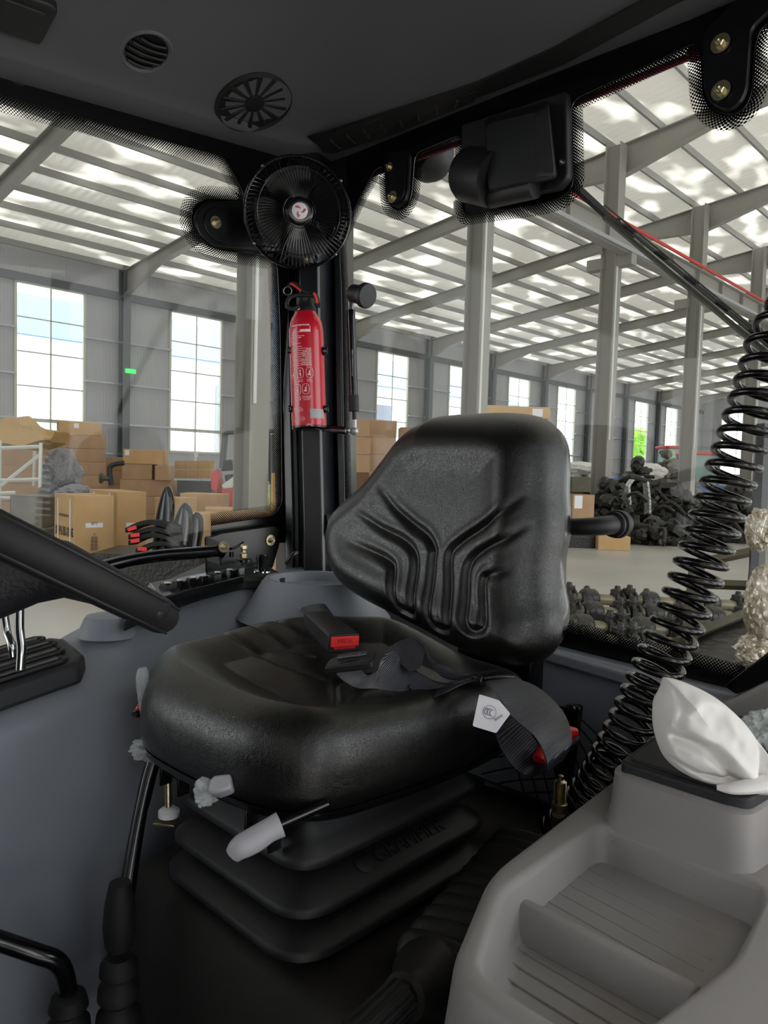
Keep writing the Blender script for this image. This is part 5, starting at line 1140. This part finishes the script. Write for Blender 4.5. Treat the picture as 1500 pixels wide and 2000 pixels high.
# near strapped cartons
def strapped(px, pyb, d, w, dep, h, yaw, label, straps, tilt=0):
    t, c, R = carton(px, pyb, d, w, dep, h, yaw, label, 'carton_light', tape=False, name='strapped_carton')
    for s in straps:
        bm = B(); x = s*w; e = .012
        for p0, sz in ((Vector((x, 0, h+.006)), (.045, dep+.03, .008)), (Vector((x, -dep/2-.008, h/2)), (.045, .008, h)), (Vector((x, dep/2+.008, h/2)), (.045, .008, h))): box(bm, c+R@p0, sz, R)
        mk('strap', bm, 'strap_white', t, smooth=False)
    return t, c, R
t, c, R = strapped(163, 1102, 11.6, .88, .60, 1.10, -48, 'large strapped carton with black Chinese characters behind the steering wheel rim', (-.28, .33))
fx = R@Vector((1, 0, 0)); fo_ = R@Vector((0, -.305, 0))
text('carton_lettering', '散热器总成', .16, c+fo_+fx*.02+Vector((0, 0, .60)), fx, (0, 0, 1), 'black_print', t, .001)
text('carton_lettering', '中国重型机械有限公司', .05, c+fo_+fx*.03+Vector((0, 0, .85)), fx, (0, 0, 1), 'grey_print', t, .001)
text('carton_lettering', '型号 160201', .05, c+fo_-fx*.06+Vector((0, 0, .42)), fx, (0, 0, 1), 'grey_print', t, .001)
text('carton_lettering', '潍坊市机械科技公司', .05, c+fo_+fx*.06+Vector((0, 0, .28)), fx, (0, 0, 1), 'black_print', t, .001)
ex = R@Vector((.446, 0, 0)); fy = R@Vector((0, 1, 0))
bm = B(); box(bm, c+R@Vector((.443, 0, .72)), (.006, .26, .07), R); mk('sticker', bm, 'white_card', t, smooth=False)
text('carton_lettering', '编号\n\n\n↑\n请勿\n倒置\n轻放\n回回', .055, c+ex+Vector((0, 0, .55)), fy, (0, 0, 1), 'grey_print', t, .001)
t, c, R = strapped(228, 1085, 13.0, 1.15, .52, 1.15, -46, 'strapped carton standing behind the one with Chinese characters', (-.3, .26))
bm = B(); box(bm, c+R@Vector((.578, 0, .62)), (.006, .2, .09), R); mk('sticker', bm, 'white_card', t, smooth=False)
# stacks on the left
B3 = lambda n, w, h, dep=.8, dxs=None: [(w, dep, h, (dxs or [0]*n)[i]) for i in range(n)]
stack(158, 19, ZF, B3(8, 1.0, .33, .9, [14, 8, 10, 8, 4, 2, 2, -4]), 28, labs(8, 'tall stack left of the second window'), 'cartons in the tall left stack', {7: 'carton_light'}, {7: (-.1, .7, .12, .12)})
stack(236, 20.6, ZF, B3(5, .78, .36), 20, labs(5, 'lower stack between the two tall left stacks'), 'cartons in the lower middle stack', None, {2: (.35, .3, .15, .14), 1: (-.2, .6, .14, .14)})
stack(292, 18.6, ZF, [(1.25, .8, .42, 0), (1.25, .8, .44, 0), (1.25, .8, .40, 0), (.72, .8, .38, -18), (.95, .8, .36, -6)], 8, labs(5, 'stack in front of the second window'), 'cartons in the stack below the second window', {4: 'carton_light'}, {4: (-.4, .75, .1, .12)})
carton(322, 0, 18.4, .38, .6, .36, 8, 'small brown carton second from the top, right half, below the second window', z=ZF+1.27)
for (x, y, l) in ((300, 900, 'dark open carton slot in the stack below the second window'),): pass
stack(52, 21, ZF, B3(4, 1.1, .5), 10, labs(4, 'stack seen through the white rack'), 'cartons behind the white rack')
carton(344, 1010, 15.5, .62, .6, .42, -20, 'small carton lying right of the two strapped cartons', 'carton_light')
carton(400, 1000, 16.5, .9, .6, .42, -15, 'carton with a dark hand hole near the black mudguards', 'carton_light')
carton(452, 1022, 14.5, 1.0, .8, .30, 12, 'long flat open carton below the red forklift', 'carton_light')
carton(516, 1034, 10.9, .85, .6, .26, -8, 'flat carton just above the dotted glass edge', 'carton')
carton(395, 1060, 12.2, .5, .5, .5, 30, 'open carton right of the upright black mudguards', 'carton_light')
carton(556, 1040, 12.5, .5, .5, 1.0, 10, 'upright light carton cut by the left edge of the pillar', 'carton_light', sticker=(-.1, .75, .12, .14))
# right of the pillar
stack(694, 17, ZF, B3(7, .62, .40, .7), 5, labs(7, 'left column right of the pillar'), 'cartons right of the pillar', {3: 'carton_dark'})
stack(744, 18.4, ZF, B3(7, .66, .41, .7, [0, 2, 0, 0, 3, 0, 0]), 5, labs(7, 'column between pillar and backrest'), 'cartons between pillar and backrest')
stack(815, 19.8, ZF, B3(7, 1.0, .40, .7), 5, labs(7, 'column behind the upper left of the backrest'), 'cartons behind the backrest')
t, c, R = carton(997, 0, 20, 1.75, 1.1, .30, 6, 'wide light carton with paper label showing above the backrest', 'carton_light', z=zat(810, 997, 20)-.12, sticker=(.3, .5, .28, .2))
zz_ = c.z
bm = B()
for sx in (-.8, .8):
    for sy in (-.5, .5): box(bm, (c.x, c.y, (zz_+ZF)/2)+(R@Vector((sx, sy, 0))) if False else Vector((c.x, c.y, (zz_+ZF)/2))+R@Vector((sx, sy, 0)), (.08, .08, zz_-ZF))
for z_ in (-.9, .1, 1.0, zz_-.05): box(bm, (c.x, c.y, z_), (1.8, 1.1, .06), R)
tag(mk('storage_rack', bm, 'frame_steel'), 'grey steel rack hidden behind the backrest carrying the wide carton', 'rack')
bm = B(); c = PD(1127, 1016, 17.6); box(bm, (c.x, c.y, (c.z+ZF)/2), (.7, .7, c.z-ZF-.01), RZ(YAW-math.pi/2)); tag(mk('steel_crate', bm, 'parts_black', bevel=.01), 'dark crate under the labelled carton right of the backrest', 'crate')
carton(1127, 1016, 17.6, .55, .6, .62, 12, 'brown carton with white label right of the backrest', 'carton', sticker=(-.25, .72, .2, .3), grounded=False)
carton(1128, 0, 17.7, .5, .5, .36, 12, 'beige carton above the labelled carton right of the backrest', 'parts_olive', z=-.40)
carton(1195, 1071, 17.2, .72, .5, .30, -6, 'light low carton on the floor below the window handle', 'carton_light')
carton(1150, 1062, 18.6, .4, .4, .25, 20, 'small carton on the floor below the backrest edge', 'carton')
# white racking at the left edge
rk = thing('metal_rack', 'white painted metal rack with diagonal brace at the left edge', 'rack', ground(40, 1180))
def RB(a, b_, d=14.5, r=.035): bm = B(); tube(bm, [PD(a[0], a[1], d), PD(b_[0], b_[1], d)], r, 4); return mk('rack_bar', bm, 'rack_white', rk, smooth=False)
for a, b_ in (((80, 865), (78, 952)), ((0, 860), (-2, 1100)), ((0, 875), (80, 872)), ((78, 888), (2, 948)), ((0, 938), (78, 936)), ((0, 963), (30, 962)), ((0, 972), (40, 973))): RB(a, b_)
for a, b_ in (((80, 865), (78, 952)), ((0, 866), (80, 866))): RB((a[0]-12, a[1]-3), (b_[0]-12, b_[1]-3), 16)
bm = B(); P = [PD(x, y, 14.6) for x, y in ((-60, 862), (0, 868), (50, 868), (95, 860), (108, 842), (80, 838), (50, 832), (32, 812), (15, 815), (-10, 822), (-60, 820))]
prism(bm, P, FW*.9); bmesh.ops.subdivide_edges(bm, edges=bm.edges[:], cuts=4, use_grid_fill=True)
for v in bm.verts: v.co += noise.noise_vector(v.co*2.3)*.12
tag(mk('kraft_paper_pile', bm, 'paper_brown'), 'pile of crumpled brown kraft paper lying on the white rack', 'packing paper')
bm = B(); blob(bm, PD(118, 932, 15.8), (.42, .34, .58), 3, .3, 2, 4); tag(mk('film_wrapped_part', bm, 'grey_wrap'), 'grey part wrapped in plastic film right of the white rack', 'wrapped part')
bm = B(); blob(bm, PD(146, 968, 14.6), (.40, .3, .22), 8, .3, 2, 4); tag(mk('film_wrapped_part', bm, 'grey_wrap'), 'lower film-wrapped bundle above the strapped cartons', 'wrapped part')
bm = B(); c = PD(75, 1000, 13.4); box(bm, c, (.9, .6, .62), RZ(YAW)); box(bm, c+Vector((0, 0, -.5)), (1.0, .7, .5), RZ(YAW)); tag(mk('machine_box', bm, 'parts_grey', bevel=.03), 'dark grey machine box left of the large strapped carton', 'machine')
# bent exhaust pipe
bm = B(); tube(bm, [PD(218, 948, 14), PD(214, 920, 14), PD(220, 908, 14), PD(242, 904, 14)], .05, 14, 5); t = thing('exhaust_pipe', 'bent black exhaust pipe sticking up behind the strapped cartons', 'pipe', PD(218, 948, 14)); mk('pipe', bm, 'black_plastic', t)
bm = B(); lathe(bm, PD(196, 934, 14), PD(214, 934, 14)-PD(196, 934, 14), [(.10, 0), (.10, .03), (.05, .04), (.05, .18)], 20); mk('flange', bm, 'parts_olive', t)
# upright mudguards and stacked mats with red tags
for i, (x0, y0, y1, w, l) in enumerate(((320, 950, 1048, .27, 'tallest glossy black mudguard standing upright in the cartons'), (355, 982, 1068, .30, 'middle glossy black mudguard standing upright'), (378, 1000, 1072, .26, 'shortest glossy black mudguard standing upright on the right'))):
    d = 10.74+.13*i; bm = B(); rows = []
    zb = -1.27; zt_ = PD(x0, y0, d).z; h = zt_-zb
    for k in range(12):
        s = k/11; ww = w*.5*math.sqrt(max(.02, 1-(max(0, s-.35)/.65)**2.2)); c = PD(x0+8*(s-.5), y1, d); c.z = zb+h*s; rows.append([c+RT*ww*math.cos(q)+FW*(.13*math.sin(q)+.1*s) for q in [2*math.pi*j/16 for j in range(16)]])
    loft(bm, rows); tag(mk('mudguard', bm, 'black_gloss'), l, 'mudguard', 'upright black mudguards')
for i, (x, y, a) in enumerate(((256, 1032, 20), (262, 1045, 8), (262, 1056, 10), (276, 1072, -4))):
    d = 10.2+.0*i; t = thing('rubber_mat', ['topmost', 'second', 'third', 'lowest'][i]+' of the four black mats with red tags right of the strapped cartons', 'mat', PD(x+35, y+6, d), 'black mats with red tags')
    rows = []
    for j in range(9):
        s = j/8; c = PD(x-12+95*s, y+4-math.sin(s*3.1)*16+i*.5, d+.05*s); rows.append([c+UP*.036+FW*.35, c+UP*.034, c-UP*.034, c-UP*.036+FW*.35])
    bm = B(); loft(bm, rows); mk('mat_body', bm, 'rubber', t, bevel=.01)
    bm = B(); c = PD(x+2, y, d-.06); box(bm, c, (.12, .02, .05), Matrix.Rotation(YAW-math.pi/2, 3, 'Z') @ Matrix.Rotation(-math.radians(a), 3, 'Y')); lab(mk('red_tag', bm, 'red_plastic', t), 'red paper tag')
bm = B(); c = PD(306, 1110, 10.7); c.z = (-1.27+ZF)/2; box(bm, c, (1.5, 1.1, -1.27-ZF), RZ(YAW-math.pi/2)); tag(mk('steel_crate', bm, 'parts_black', bevel=.01), 'dark crate under the black mats and mudguards', 'crate')
bm = B(); c = PD(128, 980, 15.3); c.z = (-.98+ZF)/2; box(bm, c, (1.0, 1.2, -.98-ZF), RZ(YAW-math.pi/2)); tag(mk('steel_crate', bm, 'parts_grey', bevel=.01), 'grey crate carrying the film-wrapped parts beside the white rack', 'crate')
# yellow crates
for i in range(3):
    for k in range(2):
        t = thing('yellow_crate', '%s %s of the six yellow slatted crates below the second window' % (('left', 'middle', 'right')[i], ('lower', 'upper')[k]), 'crate', PD(355+23*i, 938, 19.5), 'yellow crates below the second window')
        c = PD(357+23*i, 938, 19.5)+Vector((0, 0, .16+.24*k)); R = RZ(YAW-math.pi/2); bm = B(); box(bm, c, (.30, .5, .22), R)
        for q in range(3): box(bm, c+R@Vector((0, -.26, -.08+.08*q)), (.30, .02, .05), R)
        mk('crate_body', bm, 'yellow_crate', t, smooth=False)
bm = B(); c = PD(378, 955, 19.6); c.z = ZF; box(bm, c+Vector((0, 0, .63)), (1.1, .7, 1.26), RZ(YAW-math.pi/2)); tag(mk('dark_cabinet', bm, 'parts_black', bevel=.02), 'dark cabinet carrying the yellow crates', 'cabinet')
bm = B(); cyl(bm, PD(382, 908, 19.9), PD(382, 880, 19.9), .02); box(bm, PD(383, 888, 19.9), (.1, .02, .12), RZ(YAW-math.pi/2)); tag(mk('sign_stand', bm, 'white_card'), 'small white sign standing above the yellow crates', 'sign')
# forklift
fk = thing('forklift', 'red and white forklift parked behind the interior column on the left', 'forklift', ground(480, 1090)); d = 17.5
def FB(name, pxs, m, dd=d, off=.6, **k): bm = B(); prism(bm, [PD(x, y, dd) for x, y in pxs], FW*off); return mk(name, bm, m, fk, bevel=.02, **k)
FB('counterweight', [(432, 955), (438, 985), (445, 1040), (495, 1040), (500, 975), (498, 950), (478, 940), (440, 940)], 'truck_red', 17.2, 1.0)
FB('engine_cover', [(438, 928), (458, 925), (470, 945), (442, 950)], 'parts_black', 17.3, .6)
FB('white_panel', [(432, 948), (462, 926), (462, 952), (436, 955)], 'rack_white', 17.15, .2)
FB('side_guard', [(412, 925), (424, 915), (428, 940), (424, 965), (412, 955)], 'truck_red', 17.4, .5)
FB('operator_seat_back', [(432, 900), (452, 898), (454, 918), (432, 920)], 'parts_black', 17.6, .2)
for a, b_ in (((438, 846), (432, 915)), ((470, 842), (474, 925)), ((438, 846), (545, 842)), ((540, 842), (540, 930)), ((520, 845), (524, 940)), ((530, 850), (530, 960))):
    bm = B(); tube(bm, [PD(a[0], a[1], 17.6), PD(b_[0], b_[1], 17.6)], .045, 6); tube(bm, [PD(a[0]+5, a[1]-2, 18.4), PD(b_[0]+5, b_[1]-2, 18.4)], .04, 6); mk('overhead_guard_post', bm, 'frame_dark', fk)
for x, y in ((465, 1018), (528, 1014)):
    bm = B(); c = PD(x, y, 17.1); lathe(bm, c, FW, [(.14, 0), (.3, .02), (.32, .2), (.3, .24)], 28); mk('wheel', bm, 'rubber', fk)
bm = B(); box(bm, PD(467, 859, 17.5), (.12, .1, .1)); mk('beacon', bm, 'orange', fk)
carton(517, 1013, 15.8, .8, .7, .03, 4, 'low carton under the pale green sack')
bm = B(); blob(bm, PD(517, 976, 15.8), (.40, .34, .33), 5, .25, 2, 4); tag(mk('green_sack', bm, 'green_bag'), 'pale green sack on the floor in front of the forklift', 'sack')
# ---- dark machine parts heaps on the right
def heap(name, label, px, py, d, w, h, n, seed, m='parts_black', dep=2.):
    rnd = random.Random(seed); bm = B(); c0 = PD(px, py, d); h += c0.z-ZF; c0.z = ZF
    for i in range(n):
        a = rnd.uniform(-1, 1); b_ = rnd.uniform(-1, 1); zz = rnd.random()*h*max(.12, 1-abs(a)**2.2)*(1-.4*abs(b_)); s = rnd.uniform(.10, .3)
        p = Vector((c0.x, c0.y, c0.z))+R0*a*w/2+Vector((FW.x, FW.y, 0))*b_*dep/2+Vector((0, 0, zz)); R = Matrix.Rotation(rnd.uniform(0, 6), 3, 'Z') @ Matrix.Rotation(rnd.uniform(-1, 1), 3, 'X')
        k = rnd.random()
        if k < .35: box(bm, p, (s*2, s, s*.7), R)
        elif k < .7: lathe(bm, p, R@Vector((1, 0, .2)), [(s*.4, -s), (s*.7, -s*.5), (s*.7, s*.4), (s*.3, s*.6), (s*.3, s*1.4)], 10)
        elif k < .85: tube(bm, [p, p+R@Vector((s*1.5, 0, s)), p+R@Vector((s*3, s, 0))], s*.25, 8, 3)
        else: blob(bm, p, (s, s*.8, s*.7), i, .3, 2, 2)
    blob(bm, (c0.x, c0.y, c0.z+h*.12), (w*.40, dep*.42, h*.62), seed, .3, 2.5, 3, RZ(YAW-math.pi/2))
    o = mk(name, bm, m, smooth=False); tag(o, label, 'machine parts'); o['kind'] = 'stuff'; return o
heap('machine_parts_heap', 'heap of black machine parts right of the labelled carton', 1192, 1010, 19.6, 1.0, 1.25, 200, 1, dep=1.2)
heap('machine_parts_heap', 'highest mound of dark machine parts between the two interior columns', 1238, 1010, 23.4, 1.6, 1.85, 300, 2, dep=1.6)
heap('machine_parts_heap', 'mound of dark machine parts around the third interior column', 1318, 1022, 24, 1.2, 1.4, 220, 3, dep=1.0)
heap('machine_parts_heap', 'low row of dark castings on the floor behind the window handle', 1260, 1060, 19, 2.6, .6, 220, 4, dep=1.0)
heap('machine_parts_heap', 'dark castings behind the coiled cable at right', 1432, 1045, 20.5, 1.6, 1.4, 240, 6, dep=1.2)
heap('machine_parts_heap', 'far dark parts in front of the end wall windows', 1310, 960, 29, 2.6, 1.6, 240, 7, m='parts_grey')
heap('machine_parts_heap', 'dark parts below the white sheets right of the backrest', 1128, 948, 25, 2.2, .35, 90, 8)
bm = B(); blob(bm, PD(1130, 914, 26), (.75, .5, .22), 2, .25, 2, 4, RZ(YAW-1.57)); tag(mk('white_wrapped_stack', bm, 'cloth_white'), 'white wrapped sheets lying above dark parts right of the backrest', 'wrapped goods')
bm = B(); blob(bm, PD(1272, 922, 27), (.5, .5, .3), 4, .25, 2, 4, RZ(YAW-1.57)); tag(mk('white_wrapped_stack', bm, 'cloth_white'), 'white wrapped bundle beside the distant tractor', 'wrapped goods')
rows = [[PD(x, y, 21.3)+FW*.0, PD(x, y, 21.3)+FW*.4] for x, y in ((1232, 1030), (1230, 990), (1227, 950), (1238, 934), (1252, 930), (1264, 942), (1268, 980), (1268, 1020))]
bm = B(); surf(bm, rows); r_ = bmesh.ops.extrude_face_region(bm, geom=bm.faces[:]); bmesh.ops.translate(bm, vec=RT*.06, verts=[v for v in r_['geom'] if isinstance(v, bmesh.types.BMVert)])
tag(mk('silver_fender', bm, 'silver_wrap'), 'silvery arched fender standing in the heap of black parts', 'fender')
bm = B(); box(bm, PD(1197, 937, 21.6), (.62, .3, .09), RZ(YAW-1.57)); tag(mk('blue_part', bm, 'blue_paint', bevel=.03), 'flat blue part on top of the black heap', 'machine part')
# distant tractors
for i, (px, py, d, l) in enumerate(((1318, 905, 36, 'distant tractor with green cab glass left of the third column'), (1362, 920, 33, 'distant tractor with green cab glass partly behind the coiled cable'))):
    t = thing('tractor', l, 'tractor', ground(px, 1000)); c = PD(px, py, d); R = RZ(YAW-1.57)
    bm = B(); box(bm, c, (1.3, 1.3, 1.4), R); mk('cab_glazing', bm, 'cab_glass', t)
    for sx in (-.66, .66):
        for sy in (-.66, .66): bm = B(); box(bm, c+R@Vector((sx, sy, 0)), (.08, .08, 1.45), R); mk('cab_post', bm, 'frame_dark', t)
    bm = B(); box(bm, c+Vector((0, 0, .76)), (1.5, 1.5, .14), R); mk('cab_roof', bm, 'truck_red', t, bevel=.05)
    bm = B(); box(bm, c+R@Vector((0, -1.0, -1.0)), (.8, 1.8, .8), R); mk('bonnet', bm, 'blue_paint' if i else 'truck_red', t, bevel=.06)
    for sx in (-.8, .8): bm = B(); lathe(bm, c+R@Vector((sx-.15, .3, -1.5)), R@Vector((1, 0, 0)), [(.3, 0), (.7, .02), (.72, .28), (.6, .3)], 28); mk('rear_wheel', bm, 'rubber', t)
    for sx in (-.7, .7): bm = B(); lathe(bm, c+R@Vector((sx-.1, -1.5, -1.8)), R@Vector((1, 0, 0)), [(.2, 0), (.42, .02), (.42, .2), (.3, .22)], 24); mk('front_wheel', bm, 'rubber', t)
    bm = B(); box(bm, c+R@Vector((-.75, -.7, .5)), (.14, .1, .2), R); mk('indicator_lamp', bm, 'orange', t)
# rows of axles on the floor behind the rear glass
def axle(p0, p1, r, label, first=None):
    t = thing('axle_housing', label, 'axle', (p0+p1)/2, 'axle housings laid in rows'); a = p0; b_ = p1; ax = (b_-a).normalized(); L = (b_-a).length
    bm = B(); cyl(bm, a, b_, r, n=14); mk('axle_tube', bm, 'axle_metal', t)
    bm = B(); lathe(bm, a+ax*L*.42, ax, [(r*1.2, -.12), (r*1.8, -.08), (r*1.9, 0), (r*1.8, .08), (r*1.2, .12)], 16); box(bm, a+ax*L*.42+Vector((0, 0, -.02)), (r*2.4, r*3, r*2.6)); cyl(bm, a+ax*L*.42, a+ax*L*.42+Vector((.12, .1, .12)), .06, .04, 10); mk('differential', bm, 'parts_black', t, bevel=.02)
    for f0 in (0, 1):
        c = a.lerp(b_, f0); bm = B(); lathe(bm, c-ax*.05, ax, [(r*1.8, 0), (r*2, .03), (r*1.2, .08), (r*1.7, .1), (r*1.7, .13)], 12); box(bm, c+Vector((0, 0, r*1.4)), (.13, .12, .10)); cyl(bm, c+Vector((0, 0, r)), c+Vector((.02, 0, r+.12)), .05, .035, 10); mk('hub_flange', bm, 'parts_black', t, bevel=.01)
    return t
RN = ['nearest', 'second', 'third', 'fourth', 'farthest']; CN = ['left', 'middle', 'right']
for r_i, (y0, d0, xa) in enumerate(((1278, 6.2, 1120), (1248, 6.75, 1100), (1220, 7.4, 1095), (1192, 8.2, 1100), (1166, 9.2, 1110))):
    for c_i in range(3):
        if r_i == 0 and c_i == 0: continue
        xx = xa+c_i*118+(r_i % 2)*16; L = 94; dd_ = d0+.14*c_i
        axle(PD(xx, y0+5*c_i, dd_), PD(xx+L, y0+7+5*c_i, dd_+.12), .068, 'dark axle housing, %s one in the %s row behind the rear glass' % (CN[c_i], RN[r_i]))
# steel trolley and foil-wrapped part at the right edge
ts = thing('steel_stand', 'brown steel stand outside the rear glass at the right', 'stand', ground(1345, 1600))
bm = B(); tube(bm, [PD(1362, 1095, 4.6), PD(1338, 1330, 4.4)], .05, 4); mk('stand_post', bm, 'parts_olive', ts, smooth=False)
bm = B(); tube(bm, [PD(1362, 1100, 4.6), PD(1480, 1075, 4.6)], .03, 4); tube(bm, [PD(1360, 1140, 4.6), PD(1500, 1145, 4.4)], .03, 4); tube(bm, [PD(1225, 1300, 4.0), PD(1340, 1245, 4.6), PD(1500, 1180, 4.9)], .035, 4); mk('stand_rail', bm, 'parts_olive', ts, smooth=False)
bm = B(); prism(bm, [PD(1230, 1315, 4.0), PD(1340, 1255, 4.6), PD(1500, 1190, 4.9), PD(1520, 1340, 4.0), PD(1300, 1350, 3.8)], (0, 0, -.05)); mk('stand_shelf', bm, 'parts_black', ts)
bm = B(); tube(bm, [PD(1490, 830, 4.5), PD(1478, 1110, 4.4), PD(1470, 1200, 4.4)], .045, 6); tag(mk('upright_post', bm, 'black_paint'), 'black upright post outside at the right edge behind the foil wrap', 'post')
for x, y, s, l in ((1482, 1035, (.07, .07, .12), 'upper crumpled foil-wrapped part at the right edge'), (1500, 1180, (.13, .12, .22), 'large crumpled foil-wrapped part at the right edge'), (1480, 1275, (.13, .12, .11), 'lower foil-wrapped bundle at the right edge')):
    bm = B(); blob(bm, PD(x, y, 4.2), s, x, .2, 3, 5); tag(mk('foil_wrapped_part', bm, 'foil_wrap', ang=20), l, 'wrapped part')
